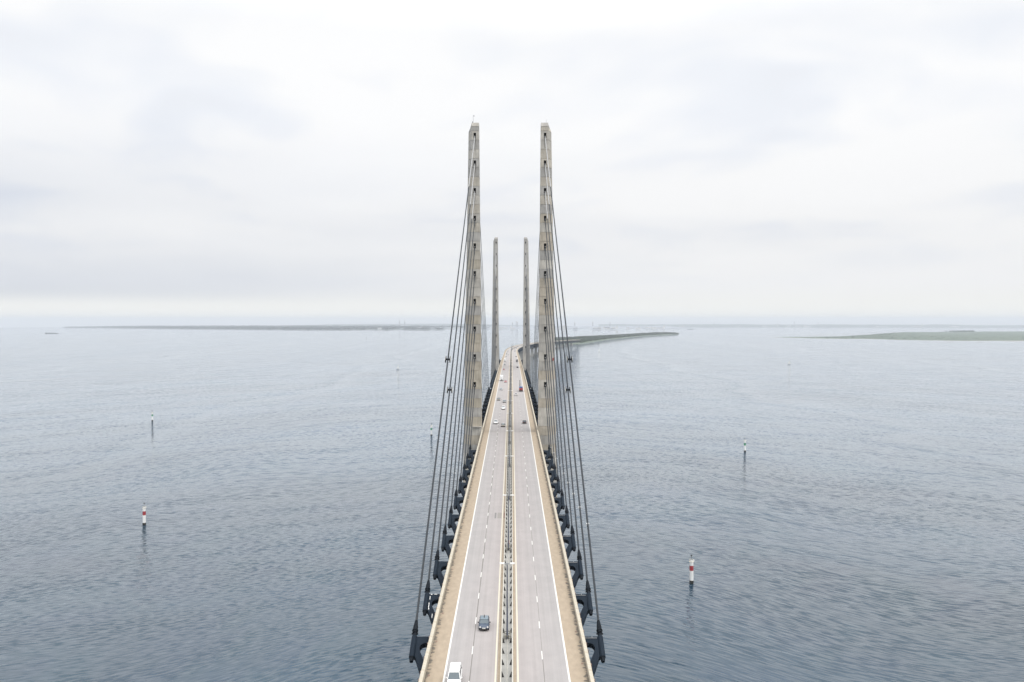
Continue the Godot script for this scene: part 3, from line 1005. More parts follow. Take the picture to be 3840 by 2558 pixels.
func build_pylons() -> void:
	# the heights of the casting joints
	var joints := [-2.0]
	var y := 199.8
	var down := []
	while y > 2.0:
		down.append(y)
		y -= 4.0
	down.reverse()
	joints += down
	joints.append_array([201.7, 203.5])
	var r := RandomNumberGenerator.new()
	for py in 2:
		for sx in [-1, 1]:
			r.seed = 100 + py * 10 + sx
			var s := S_NEAR if py == 0 else S_FAR
			var th := thing("bridge_pylon", "tall tapering concrete pylon with small dark openings, %s of the %s pair" % ["left" if sx < 0 else "right", "nearer" if py == 0 else "farther"], "pylon", Vector3(0, 0, -s), 0.0, "concrete pylons of the bridge")
			for k in joints.size() - 1:
				var y0: float = joints[k]
				var y1: float = joints[k + 1]
				var win := -1.0
				for q in 10:
					var wy := 197.76 - 12.0 * q
					if wy - 1.08 > y0 and wy + 1.08 < y1:
						win = wy
				var pick := r.randi_range(0, 5)
				if y0 > 160.0 and pick in [3, 5]:
					pick = r.randi_range(0, 2)
				if py == 1:
					pick = [0, 2, 2, 0, 2, 0][pick]
				var o := part("concrete_lift", lift_mesh(y0, y1, sx, win, M.concrete[pick], r.randf() * 16.0), th)
				if win > 0.0:
					for zs in [1.0, -1.0]:
						part("cable_opening", window_mesh(win, sx, zs), o)
					if py == 0:
						part("rain_stain", stain_mesh(win - 1.1, sx, r), o)
			# caisson
			var b := MB.new()
			b.box(Vector3(sx * 16.5, 0.6, 0), Vector3(16, 6, 18))
			part("caisson", b.mesh(M.pier), th)
			# obstruction light on the outer facet
			b = MB.new()
			b.tube(Vector3(sx * 18.75, 100.3, 2.75), Vector3(sx * 18.75, 101.3, 2.75), 0.26, 0.26, 10)
			b.box(Vector3(sx * 18.75, 100.2, 2.6), Vector3(0.7, 0.3, 1.2))
			var lm: Material = M.obstruction if (py == 0 and sx == 1) else M.grey_metal
			part("warning_lamp", b.mesh(lm), th)
			if py == 0 and sx == -1:
				b = MB.new()
				b.box(Vector3(-14.2, 71.6, pylon_section(71.6)[3] + 0.35), Vector3(3.4, 0.35, 0.9))
				part("ledge", b.mesh(M.concrete[4]), th)
		# cross beam under the deck
		var s3 := S_NEAR if py == 0 else S_FAR
		var bb := MB.new()
		bb.box(Vector3(0, 50.5, 0), Vector3(23.0, 7.0, 7.5))
		var beam := part("cross_beam", bb.mesh(M.pier), self)
		beam.position = Vector3(0, 0, -s3)
		tag(beam, "concrete cross beam between the two %s pylons under the deck" % ("nearer" if py == 0 else "farther"), "beam")
	# mast with a wind vane on the near left pylon
	var top := Vector3(-16.1, 203.5, -S_NEAR)
	var th2 := thing("wind_mast", "thin mast with a small vane on top of the nearer left pylon", "mast", top)
	var b2 := MB.new()
	b2.tube(Vector3.ZERO, Vector3(0, 3.9, 0), 0.09, 0.06, 6)
	part("pole", b2.mesh(M.grey_metal), th2)
	b2 = MB.new()
	b2.box(Vector3(0.35, 3.45, 0), Vector3(0.7, 0.30, 0.06))
	part("vane", b2.mesh(M.grey_metal), th2)
	b2 = MB.new()
	b2.box(Vector3(-0.3, 0.5, 0), Vector3(0.3, 1.0, 0.3))
	part("sensor_box", b2.mesh(M.pole), th2)
	var rod := thing("lightning_rod", "thin pale rod on top of the nearer right pylon", "rod", Vector3(16.0, 203.5, -S_NEAR))
	b2 = MB.new()
	b2.tube(Vector3.ZERO, Vector3(0, 1.9, 0), 0.05, 0.03, 6)
	part("pole", b2.mesh(M.grey_metal), rod)

# ---------------------------------------------------------------- stay cables
func build_cables() -> void:
	for py in 2:
		for sx in [-1, 1]:
			for side in [-1, 1]:
				for k in 10:
					var s := stay_station(py, side, k)
					var pc := S_NEAR if py == 0 else S_FAR
					var wy := 197.76 - 12.0 * k - 0.35
					var hz: float = pylon_section(wy)[3]
					var up := Vector3(sx * CABLE_X, wy, -(pc + side * (hz - 0.5)))
					var low := Vector3(sx * CABLE_X, outrigger_y(s), -s)
					var d := (up - low).normalized()
					var lbl := "%s longest dark stay cable of the %s %s pylon, sloping %s" % [ordinal(k), "nearer" if py == 0 else "farther", "left" if sx < 0 else "right", "towards the camera" if side < 0 else "away from the camera"]
					var th := thing("stay_cable", lbl, "stay cable", low, 0.0, "stay cables of the bridge")
					var len := low.distance_to(up)
					var off := Vector3(0, d.z * side * -1.0, 0)
					off = d.cross(Vector3.RIGHT).normalized() * 0.21
					if off.y < 0.0:
						off = -off
					for e in [-1.0, 1.0]:
						var b := MB.new()
						var pale: float = [60.0, 46.0, 30.0, 0.8, 0.8, 0.8, 0.8, 0.8, 0.8, 0.8][k]
						var thick := 0.155 if (side < 0 and py == 0) else 0.115
						var q0: Vector3 = d * 3.0 + off * e
						var q1: Vector3 = d * len + off * e * 0.6
						var qm: Vector3 = q0.lerp(q1, 1.0 - pale / len)
						b.tube(q0, qm, thick, thick, 8)
						part("strand", b.mesh(M.cable), th)
						b = MB.new()
						b.tube(qm, q1, thick - 0.003, thick - 0.003, 8)
						part("pale_sheath", b.mesh(M.cable_pale), th)
					var b2 := MB.new()
					b2.tube(d * 0.7, d * 1.9, 0.42, 0.40, 10)
					b2.tube(d * 1.9, d * 3.1, 0.40, 0.24, 10)
					b2.tube(d * 1.05, d * 1.25, 0.52, 0.52, 10)
					part("socket", b2.mesh(M.steel_dark), th)
					if py == 0 and side == -1:
						if (sx > 0 and k < 9) or k == 4:
							var q := d * ((20.0 - 2.0 * k) * 1.17 + 2.0)
							b2 = MB.new()
							b2.tube(q - d * 0.12, q + d * 0.12, 0.30, 0.30, 8)
							part("clamp", b2.mesh(M.white_paint), th)
						if k < 2:
							var sq := (205.0 if k == 0 else 211.0)
							var q := d * ((sq - s) / -d.z)
							b2 = MB.new()
							var wv := d.cross(Vector3.RIGHT).normalized()
							var bs := Basis(Vector3.RIGHT, wv, Vector3.RIGHT.cross(wv)).orthonormalized()
							for e in [-0.52, 0.0, 0.52]:
								b2.box(q + Vector3(e, 0.15 if e == 0.0 else 0.0, 0), Vector3(0.17, 0.75, 1.9), bs)
							b2.box(q, Vector3(1.2, 0.5, 0.16), bs)
							part("damper", b2.mesh(M.steel_dark), th)
							b2 = MB.new()
							for e in [-0.66, 0.66]:
								b2.box(q + Vector3(e, 0, 0), Vector3(0.06, 0.77, 1.92), bs)
							part("damper_edge", b2.mesh(M.rail), th)

# ---------------------------------------------------------------- road surface and markings
func dashes(road: Node, x: float, first: float) -> void:
	var s := first - 24.0
	while s < 1100.0:
		var b := MB.new()
		sheet(b, [s, s + 3.0], x - 0.075, x + 0.075, 0.020, 1, 1)
		part("lane_dash", b.mesh(M.line), road)
		s += 12.0
	var b2 := MB.new()
	while s < 2600.0:
		sheet(b2, [s, s + 3.0], x - 0.075, x + 0.075, 0.020, 1, 1)
		s += 12.0
	var o := part("lane_dash", b2.mesh(M.line), road)
	o.set_meta("kind", "stuff")

func build_road() -> void:
	var road := Node3D.new()
	road.name = numbered("road")
	add_child(road)
	road.set_meta("kind", "structure")
	road.set_meta("label", "pale grey motorway of two carriageways running over the bridge")
	var ss := stations(-60.0, 4160.0)
	var b: MB
	for sx in [-1.0, 1.0]:
		b = MB.new()
		if sx < 0.0:
			sheet(b, ss, -8.97, -1.4, 0.004, 7.57, 90.0)
		else:
			# the same surfacing, mirrored so that the outer lane is the greyer one
			for k in ss.size() - 1:
				var a: float = ss[k]
				var e: float = ss[k + 1]
				var v0 := a / 90.0 + 0.37
				var v1 := e / 90.0 + 0.37
				b.quad(along(a, 1.4, 0.004), along(a, 8.97, 0.004), along(e, 8.97, 0.004), along(e, 1.4, 0.004), Vector2(1, v0), Vector2(0, v0), Vector2(0, v1), Vector2(1, v1))
		part("carriageway", b.mesh(M.asphalt), road)
		b = MB.new()
		for k in ss.size() - 1:
			var a: float = ss[k]
			var e: float = ss[k + 1]
			var v0: float = a / 60.0 + sx * 0.3
			var v1: float = e / 60.0 + sx * 0.3
			var i0 := 0.0 if sx > 0 else 1.0
			var x0 := 8.97 if sx > 0 else -11.75
			var x1 := 11.75 if sx > 0 else -8.97
			b.quad(along(a, x0, 0.004), along(a, x1, 0.004), along(e, x1, 0.004), along(e, x0, 0.004), Vector2(i0, v0), Vector2(1 - i0, v0), Vector2(1 - i0, v1), Vector2(i0, v1))
		part("hard_shoulder", b.mesh(M.shoulder), road)
		b = MB.new()
		sheet(b, ss, sx * 1.4 if sx < 0 else 0.88, -0.88 if sx < 0 else sx * 1.4, 0.004, 3.2, 60.0)
		part("median_margin", b.mesh(M.shoulder), road)
		b = MB.new()
		sheet(b, ss, sx * 8.97 - 0.13, sx * 8.97 + 0.13, 0.016, 1, 1)
		part("edge_line", b.mesh(M.line), road)
		b = MB.new()
		sheet(b, ss, sx * 1.62 - 0.12, sx * 1.62 + 0.12, 0.016, 1, 1)
		part("edge_line", b.mesh(M.line_warm), road)
		# longitudinal construction joint under the dashes, uneven
		b = MB.new()
		var s := 60.0
		var nn := noise(0.02, 500 + int(sx), 3)
		while s < 1300.0:
			var v := nn.get_noise_1d(s)
			var wide := 0.075 + 0.06 * v if sx < 0 else 0.035 + 0.06 * v
			if wide > 0.012:
				sheet(b, [s, s + 2.0], sx * 5.35 - wide + 0.06, sx * 5.35 + wide + 0.06, 0.010, 1, 1)
			s += 2.0
		part("surface_joint", b.mesh(M.seam), road)
	dashes(road, -5.35, 125.2)
	dashes(road, 5.35, 123.4)
	b = MB.new()
	sheet(b, ss, -0.88, 0.88, 0.004, 16.0, 32.0)
	part("median_strip", b.mesh(M.median), road)
	# repair patches
	for q in [[206.6, 212.4, -3.62, -3.2, 0], [206.6, 212.4, -2.9, -1.85, 1], [207.0, 212.6, -1.35, -0.95, 2]]:
		b = MB.new()
		sheet(b, [q[0], q[1]], q[2], q[3], 0.012, 1, 1)
		part("repair_patch", b.mesh([M.patch, M.stain, M.patch_brown][q[4]]), road)
	# drain gullies along the shoulders
	for sx in [-1.0, 1.0]:
		for k in 16:
			var s := 118.0 + 12.0 * k + (4.0 if sx > 0 else 0.0)
			b = MB.new()
			b.box(along(s, sx * 11.25, 0.01), Vector3(0.3, 0.03, 0.45))
			part("drain_gully", b.mesh(M.patch_brown), road)
	# dark finger joints where the spans meet
	for s in [S_NEAR - 0.6, S_FAR - 0.6, S_FAR + 160.0]:
		b = MB.new()
		sheet(b, [s, s + 0.45], -11.7, 11.7, 0.024, 1, 1)
		part("expansion_joint", b.mesh(M.stain), road)

# ---------------------------------------------------------------- median
func build_median() -> void:
	var ss := stations(-60.0, 4160.0)
	for sx in [-1.0, 1.0]:
		var th := thing("guardrail", "pale steel guardrail with dark braced posts on the %s side of the median" % ("left" if sx < 0 else "right"), "guardrail")
		var b := MB.new()
		sweep(b, ss, [Vector2(sx * 0.84 - 0.09, 0.50), Vector2(sx * 0.84 - 0.09, 0.82), Vector2(sx * 0.84 - 0.03, 0.88), Vector2(sx * 0.84 + 0.03, 0.88), Vector2(sx * 0.84 + 0.09, 0.82), Vector2(sx * 0.84 + 0.09, 0.50)])
		part("rail", b.mesh(M.rail), th)
		b = MB.new()
		var x0: float = sx * 0.74
		var x1: float = sx * 0.36
		var a := [Vector3(x0, 0, 0.05), Vector3(x1, 0, 0.05), Vector3(sx * 0.66, 0.80, 0.05), Vector3(x0, 0.80, 0.05)]
		var c := []
		for p in a:
			c.append(p - Vector3(0, 0, 0.10))
		if sx > 0:
			a.reverse()
			c.reverse()
		b.quad(a[0], a[1], a[2], a[3])
		b.quad(c[3], c[2], c[1], c[0])
		for i in 4:
			b.quad(a[i], c[i], c[(i + 1) % 4], a[(i + 1) % 4])
		var pm := b.mesh(M.post)
		var s := 101.5
		for k in 245:
			part("post", pm, th, along(s, 0, 0.004))
			s += 4.0
		b = MB.new()
		while s < 2600.0:
			var p := along(s, sx * 0.66, 0.4)
			b.box(p, Vector3(0.3, 0.8, 0.1))
			s += 4.0
		var o := part("post", b.mesh(M.post), th)
		o.set_meta("kind", "stuff")
	# cable pipe lying in the median
	var pb := MB.new()
	for k in stations(60.0, 1200.0):
		if k < 1195.0:
			pb.tube(along(k, 0.05, 0.06), along(k + 10.0, 0.05, 0.06), 0.045, 0.045, 5, false)
	var pipe := part("cable_pipe", pb.mesh(M.rail), self)
	tag(pipe, "thin pale pipe lying along the middle of the median", "pipe")
	# lamp posts
	var pole := MB.new()
	pole.lathe(Vector3.ZERO, [Vector2(0.16, 0.0), Vector2(0.15, 1.2), Vector2(0.075, 12.0)], 8)
	var pole_m := pole.mesh(M.pole)
	var arm := MB.new()
	arm.tube(Vector3(-0.75, 12.1, 0), Vector3(0.75, 12.1, 0), 0.06, 0.06, 6)
	arm.box(Vector3(0, 12.05, 0), Vector3(0.22, 0.3, 0.22))
	var arm_m := arm.mesh(M.grey_metal)
	var head := MB.new()
	head.box(Vector3(0, 12.12, 0), Vector3(0.75, 0.16, 0.34))
	var head_m := head.mesh(M.white_paint)
	var cage := MB.new()
	for x in [-0.5, 0.5]:
		for z in [-1.0, 0.0, 1.0]:
			cage.box(Vector3(x, 0.45, z), Vector3(0.09, 0.9, 0.09))
		cage.box(Vector3(x, 0.86, 0), Vector3(0.08, 0.08, 2.0))
	for z in [-1.0, 0.0, 1.0]:
		cage.box(Vector3(0, 0.86, z), Vector3(1.0, 0.08, 0.08))
	cage.box(Vector3(0, 0.25, -0.2), Vector3(0.55, 0.5, 0.6))
	var cage_m := cage.mesh(mat(0.15, 0.14, 0.11, 0.8))
	for k in 36:
		var s := 131.0 + 48.0 * k
		var th := thing("street_lamp", "slim double armed street lamp in the median, %s counting away from the camera" % ordinal(k), "street lamp", along(s, 0.0, 0.004), -heading(s), "double armed lamps in the median")
		part("pole", pole_m, th)
		part("arm", arm_m, th)
		part("lamp_head", head_m, th, Vector3(-0.82, 0, 0))
		part("lamp_head", head_m, th, Vector3(0.82, 0, 0))
		part("base_frame", cage_m, th)
	# orange marker
	var th2 := thing("traffic_marker", "small orange marker standing in the median between the guardrails", "marker", along(184.0, 0.02, 0.004))
	var ob := MB.new()
	ob.lathe(Vector3(0, 0.05, 0), [Vector2(0.20, 0.0), Vector2(0.17, 0.3), Vector2(0.16, 0.75)], 10)
	part("body", ob.mesh(M.orange), th2)
	ob = MB.new()
	ob.box(Vector3(0, 0.03, 0), Vector3(0.5, 0.05, 0.5))
	part("base", ob.mesh(M.trim), th2)

# ---------------------------------------------------------------- vehicles (forward is +z)
func ring(z: float, w: float, y0: float, y1: float, r: float) -> Array:
	return [Vector3(w - r, y0, z), Vector3(w, y0 + r, z), Vector3(w, y1 - r * 1.2, z), Vector3(w - r * 1.4, y1, z), Vector3(-w + r * 1.4, y1, z), Vector3(-w, y1 - r * 1.2, z), Vector3(-w, y0 + r, z), Vector3(-w + r, y0, z)]

func wheels(th: Node, w: float, zs: Array, r: float) -> void:
	for z in zs:
		for sx in [-1.0, 1.0]:
			var b := MB.new()
			b.tube(Vector3(-0.11, 0, 0), Vector3(0.11, 0, 0), r, r, 14)
			var o := part("wheel", b.mesh(M.tyre), th, Vector3(sx * (w - 0.11), r, z))
			b = MB.new()
			b.tube(Vector3(sx * 0.10, 0, 0), Vector3(sx * 0.125, 0, 0), r * 0.6, r * 0.55, 10)
			part("rim", b.mesh(M.grey_metal), o)

func car(label: String, s: float, x: float, away: bool, style: String, p: Material, roof_m: Material = null, group := "") -> Node3D:
	var th := thing("car", label, "car", along(s, x, 0.025), (PI if away else 0.0) - heading(s), group)
	var L := 4.4
	var W := 0.9
	var H := 1.46
	var cab := [-1.95, -1.45, 0.15, 1.0]    # rear bottom, rear top, front top, front bottom
	if style == "hatch":
		L = 3.75
		W = 0.86
		H = 1.42
		cab = [-1.72, -1.45, 0.12, 0.72]
	elif style == "van":
		L = 4.9
		W = 0.95
		H = 1.92
		cab = [-2.42, -2.32, 0.85, 1.55]
	elif style == "suv":
		L = 4.6
		W = 0.93
		H = 1.68
		cab = [-2.15, -1.85, 0.2, 0.95]
	var h2 := L * 0.5
	var belt := H * 0.62
	var b := MB.new()
	b.loft([ring(-h2, W * 0.84, 0.36, belt * 0.86, 0.10), ring(-h2 + 0.18, W * 0.97, 0.22, belt * 0.97, 0.13), ring(-h2 + 0.7, W, 0.20, belt, 0.12), ring(cab[3] - 0.2, W, 0.20, belt, 0.12), ring(h2 - 0.75, W * 0.985, 0.20, belt * 0.93, 0.14), ring(h2 - 0.2, W * 0.93, 0.22, belt * 0.80, 0.14), ring(h2, W * 0.76, 0.34, belt * 0.66, 0.10)])
	part("body", b.mesh(p), th)
	# the glasshouse: screen, sides and rear window, each a pane of its own, between painted pillars
	var wb := W * 0.93
	var wt := W * 0.74
	var y0 := belt - 0.03
	var y1 := H - 0.07
	b = MB.new()
	b.quad(Vector3(-wb, y0, cab[3]), Vector3(wb, y0, cab[3]), Vector3(wt, y1, cab[2]), Vector3(-wt, y1, cab[2]))
	part("windscreen", b.mesh(M.windscreen), th)
	b = MB.new()
	b.quad(Vector3(wb, y0, cab[0]), Vector3(-wb, y0, cab[0]), Vector3(-wt, y1, cab[1]), Vector3(wt, y1, cab[1]))
	part("rear_window", b.mesh(M.glass), th)
	for sx in [-1.0, 1.0]:
		b = MB.new()
		var q := [Vector3(sx * wb, y0, cab[3]), Vector3(sx * wb, y0, cab[0]), Vector3(sx * wt, y1, cab[1]), Vector3(sx * wt, y1, cab[2])]
		if sx < 0:
			q.reverse()
		b.quad(q[0], q[1], q[2], q[3])
		part("side_window", b.mesh(M.glass), th)
		b = MB.new()
		for e in [[cab[3], cab[2]], [cab[0], cab[1]], [cab[3] * 0.2 + cab[0] * 0.8 + 0.6, cab[2] * 0.2 + cab[1] * 0.8 + 0.6]]:
			b.tube(Vector3(sx * wb, y0, e[0]), Vector3(sx * wt, y1 + 0.02, e[1]), 0.055, 0.05, 5)
		part("pillar", b.mesh(p), th)
		b = MB.new()
		b.box(Vector3(sx * (W + 0.11), belt + 0.06, cab[3] - 0.35), Vector3(0.22, 0.15, 0.12))
		part("mirror", b.mesh(M.trim if style == "hatch" else p), th)
		b = MB.new()
		b.lathe(Vector3(sx * W * 0.70, belt * 0.70 - 0.10, h2 - 0.13), [Vector2(0.02, 0.0), Vector2(0.16, 0.06), Vector2(0.14, 0.20), Vector2(0.02, 0.25)], 10)
		part("headlight", b.mesh(M.lamp_glass), th)
		b = MB.new()
		b.box(Vector3(sx * W * 0.74, belt * 0.78, -h2 + 0.07), Vector3(0.24, 0.2, 0.16))
		part("taillight", b.mesh(M.tail), th)
	b = MB.new()
	b.loft([ring(cab[1] - 0.06, wt * 0.96, H - 0.09, H - 0.03, 0.02), ring(cab[1] + 0.25, wt + 0.03, H - 0.09, H, 0.03), ring(cab[2] - 0.3, wt + 0.03, H - 0.09, H, 0.03), ring(cab[2] + 0.04, wt * 0.97, H - 0.09, H - 0.04, 0.02)])
	part("roof", b.mesh(roof_m if roof_m else p), th)
	b = MB.new()
	b.loft([ring(h2 - 0.16, W * 0.88, 0.18, 0.46, 0.08), ring(h2 + 0.03, W * 0.72, 0.2, 0.42, 0.08)])
	part("bumper", b.mesh(M.trim), th)
	b = MB.new()
	b.box(Vector3(0, 0.47, h2 + 0.025), Vector3(0.52, 0.12, 0.03))
	part("number_plate", b.mesh(M.plate), th)
	wheels(th, W, [-h2 + 0.8, h2 - 0.85], 0.31)
	return th

func build_vehicles() -> void:
	var white := paint(0.78, 0.78, 0.77)
	var silver := paint(0.42, 0.43, 0.44)
	var black := paint(0.014, 0.015, 0.017)
	var navy := paint(0.010, 0.030, 0.065)
	var red := paint(0.42, 0.02, 0.025)
	var bronze := paint(0.10, 0.075, 0.04)
	var grey := paint(0.14, 0.145, 0.15)
	car("white van with a long roof cut by the bottom edge of the photo", 115.7, -7.36, false, "van", white)
	var mini := car("dark blue small hatchback with grey roof driving towards the camera in the inner lane", 135.9, -3.85, false, "hatch", navy, paint(0.11, 0.155, 0.19))
	var b := MB.new()
	b.box(Vector3(0, 1.432, -0.9), Vector3(0.16, 0.02, 1.05))
	b.box(Vector3(0, 1.50, -1.4), Vector3(0.05, 0.16, 0.05))
	part("roof_stripe", b.mesh(M.trim), mini)
	b = MB.new()
	b.box(Vector3(0, 0.58, 1.83), Vector3(0.7, 0.07, 0.1))
	part("grille", b.mesh(M.grey_metal), mini)
	car("white car in the outer left lane beside the nearer left pylon", 382.8, -6.67, false, "suv", white)
	car("bronze car with silver roof in the inner left lane beside the nearer pylons", 373.0, -3.16, false, "sedan", bronze, silver)
	car("white car in the inner left lane just past the nearer pylons", 441.5, -3.71, false, "suv", white)
	car("grey car in the inner left lane behind the white one", 477.0, -3.48, false, "sedan", grey, silver)
	car("brownish car in the outer left lane against the edge line", 489.2, -7.03, false, "sedan", bronze, bronze)
	car("silver car in the outer left lane halfway between the pylon pairs", 559.5, -6.52, false, "sedan", silver)
	car("bright red car overtaking the white lorry in the inner left lane", 627.5, -3.9, false, "sedan", red)
	car("small red car in the outer left lane near the farther pylons", 792.0, -6.77, false, "hatch", red)
	car("grey car in the outer left lane just beyond the farther pylons", 894.0, -6.83, false, "sedan", grey)
	car("black car in the outer right lane beside the nearer right pylon", 384.0, 6.76, true, "sedan", black)
	car("white car in the inner right lane behind the red crane lorry", 518.0, 3.49, true, "suv", white)
	car("low dark car in the outer right lane at the farther pylons", 833.0, 6.69, true, "sedan", black)
	# far beyond: a few pixels each
	var fars := [[1179.0, -7.27, grey], [1269.0, -4.05, silver], [1332.8, -7.41, black], [1465.0, -7.6, silver], [1532.5, -5.9, grey], [1879.0, -7.4, black]]
	for k in fars.size():
		car("%s tiny far car on the left carriageway beyond the farther pylons" % ordinal(k), fars[k][0], fars[k][1], false, "sedan", fars[k][2], null, "tiny far cars beyond the pylons")
	var fars2 := [[1172.8, 7.3, grey], [1532.5, 7.2, black], [1732.0, 3.78, silver], [1838.0, 6.2, grey], [1895.0, 3.4, black]]
	for k in fars2.size():
		car("%s tiny far car on the right carriageway beyond the farther pylons" % ordinal(k), fars2[k][0], fars2[k][1], true, "sedan", fars2[k][2], null, "tiny far cars beyond the pylons")
	lorry("white lorry with a tall box body beside the red car in the outer left lane", 643.0, -7.2, white, 9.0, 4.0, 2.5)
	lorry("white lorry in the outer left lane beyond the farther pylons", 976.0, -7.3, white, 8.0, 3.7, 2.45)
	var dark := lorry("dark lorry in the outer right lane beyond the farther pylons", 978.0, 7.2, grey, 7.0, 3.3, 2.4)
	dark.rotation.y += PI
	crane_lorry()

func lorry(label: String, s: float, x: float, p: Material, box_l: float, box_h: float, w: float) -> Node3D:
	var th := thing("lorry", label, "lorry", along(s, x, 0.025), -heading(s))
	var b := MB.new()
	b.box(Vector3(0, 0.75, -box_l * 0.5), Vector3(w * 0.75, 0.35, box_l + 2.0))
	part("chassis", b.mesh(M.trim), th)
	b = MB.new()
	b.box(Vector3(0, (box_h + 1.05) * 0.5, -box_l * 0.5), Vector3(w, box_h - 1.05, box_l))
	part("cargo_box", b.mesh(p), th)
	b = MB.new()
	b.loft([ring(0.25, w * 0.48, 0.7, 2.85, 0.08), ring(1.3, w * 0.48, 0.6, 2.85, 0.1), ring(2.05, w * 0.47, 0.5, 2.0, 0.1), ring(2.2, w * 0.46, 0.5, 1.5, 0.1)])
	part("cab", b.mesh(p), th)
	b = MB.new()
	b.quad(Vector3(-w * 0.42, 1.78, 2.17), Vector3(w * 0.42, 1.78, 2.17), Vector3(w * 0.40, 2.68, 1.50), Vector3(-w * 0.40, 2.68, 1.50))
	b.box(Vector3(0, 2.28, 1.76), Vector3(w * 0.8, 0.75, 0.2))
	part("windscreen", b.mesh(M.glass), th)
	b = MB.new()
	b.box(Vector3(0, 0.95, 2.22), Vector3(w * 0.62, 0.6, 0.08))
	part("grille", b.mesh(M.trim), th)
	for sx in [-1.0, 1.0]:
		b = MB.new()
		b.box(Vector3(sx * w * 0.40, 0.75, 2.22), Vector3(0.32, 0.2, 0.08))
		part("headlight", b.mesh(M.lamp_glass), th)
		b = MB.new()
		b.box(Vector3(sx * w * 0.56, 2.1, 1.7), Vector3(0.18, 0.5, 0.12))
		part("mirror", b.mesh(M.trim), th)
	wheels(th, w * 0.5, [1.2, -box_l * 0.62, -box_l * 0.78], 0.5)
	return th

func crane_lorry() -> void:
	var th := thing("lorry", "red lorry with blue load and upright crane arm in the outer right lane", "lorry", along(550.0, 7.05, 0.025), PI)
	# forward is +z, seen from behind
	var redp := paint(0.30, 0.03, 0.03)
	var bluep := paint(0.05, 0.12, 0.30)
	var b := MB.new()
	b.box(Vector3(0, 0.85, 0), Vector3(2.0, 0.4, 9.5))
	part("chassis", b.mesh(M.trim), th)
	b = MB.new()
	b.box(Vector3(0, 1.75, -1.9), Vector3(2.5, 1.3, 5.6))
	part("flatbed", b.mesh(redp), th)
	b = MB.new()
	b.box(Vector3(0.1, 2.85, -1.6), Vector3(2.2, 0.9, 4.4))
	part("load", b.mesh(bluep), th)
	b = MB.new()
	b.loft([ring(2.6, 1.2, 0.7, 3.0, 0.08), ring(4.2, 1.2, 0.6, 3.0, 0.1), ring(4.8, 1.18, 0.5, 1.6, 0.1)])
	part("cab", b.mesh(redp), th)
	b = MB.new()
	b.box(Vector3(0.7, 3.2, 1.9), Vector3(0.5, 3.8, 0.6))
	b.box(Vector3(0.75, 6.0, 1.9), Vector3(0.38, 2.8, 0.45))
	part("crane_arm", b.mesh(M.trim), th)
	for sx in [-1.0, 1.0]:
		b = MB.new()
		b.box(Vector3(sx * 0.95, 1.2, -4.74), Vector3(0.4, 0.22, 0.08))
		part("taillight", b.mesh(M.tail), th)
	wheels(th, 1.22, [3.8, -2.4, -3.6], 0.5)

# ---------------------------------------------------------------- beacons in the water
func build_beacons() -> void:
	var list := [[469, -210, "red", "white navigation beacon with a red band left of the bridge"], [365, 81, "red", "white navigation beacon with a red band nearest to the camera, right of the bridge"], [953, -418, "green", "white navigation beacon with a green band far out to the left"], [833, -81, "green", "white navigation beacon with a green band just left of the cables"], [730, 209, "green", "white navigation beacon with a green band right of the bridge"]]
	for q in list:
		var p := Vector3(q[1], 0, -q[0])
		p.y = sea_drop(p)
		var th := thing("navigation_beacon", q[3], "beacon", p, 0.35, "navigation beacons in the water")
		var r := 0.86
		var b := MB.new()
		b.lathe(Vector3(0, -2.5, 0), [Vector2(r + 0.06, 0), Vector2(r + 0.06, 3.8)], 18)
		part("base", b.mesh(M.black_base), th)
		b = MB.new()
		b.lathe(Vector3(0, 1.3, 0), [Vector2(r + 0.02, 0), Vector2(r + 0.01, 0.22)], 18)
		part("tide_stain", b.mesh(M.fouled), th)
		b = MB.new()
		b.lathe(Vector3(0, 1.5, 0), [Vector2(r, 0), Vector2(r, 4.4)], 18)
		part("pile", b.mesh(M.white_paint), th)
		b = MB.new()
		b.lathe(Vector3(0, 5.9, 0), [Vector2(r + 0.004, 0), Vector2(r + 0.004, 2.25)], 18)
		part("colour_band", b.mesh(M.red_band if q[2] == "red" else M.green_band), th)
		b = MB.new()
		b.lathe(Vector3(0, 8.15, 0), [Vector2(r, 0), Vector2(r, 1.7), Vector2(r * 0.75, 1.9), Vector2(0.45, 2.3)], 18)
		part("head", b.mesh(M.white_paint), th)
		b = MB.new()
		for k in 8:
			var a := TAU * k / 8.0
			var c := TAU * (k + 1) / 8.0
			b.tube(Vector3(cos(a) * 0.95, 9.9, sin(a) * 0.95), Vector3(cos(a) * 0.95, 10.9, sin(a) * 0.95), 0.03, 0.03, 4)
			b.tube(Vector3(cos(a) * 0.95, 10.9, sin(a) * 0.95), Vector3(cos(c) * 0.95, 10.9, sin(c) * 0.95), 0.03, 0.03, 4)
		b.lathe(Vector3(0, 9.82, 0), [Vector2(1.05, 0), Vector2(1.05, 0.08)], 16)
		part("railing", b.mesh(M.cream_paint), th)
		b = MB.new()
		b.lathe(Vector3(0, 10.4, 0), [Vector2(0.22, 0), Vector2(0.22, 0.8), Vector2(0.1, 1.0)], 10)
		part("lantern", b.mesh(M.grey_metal), th)
		b = MB.new()
		b.tube(Vector3(0, 11.3, 0), Vector3(0, 12.1, 0), 0.06, 0.06, 6)
		b.tube(Vector3(0, 12.0, 0), Vector3(0, 12.8, 0), 0.10, 0.48, 10)
		part("topmark", b.mesh(M.black_base), th)
		b = MB.new()
		b.box(Vector3(0.95, 10.3, 0.35), Vector3(0.5, 0.85, 0.08))
		part("notice_board", b.mesh(M.white_paint), th)

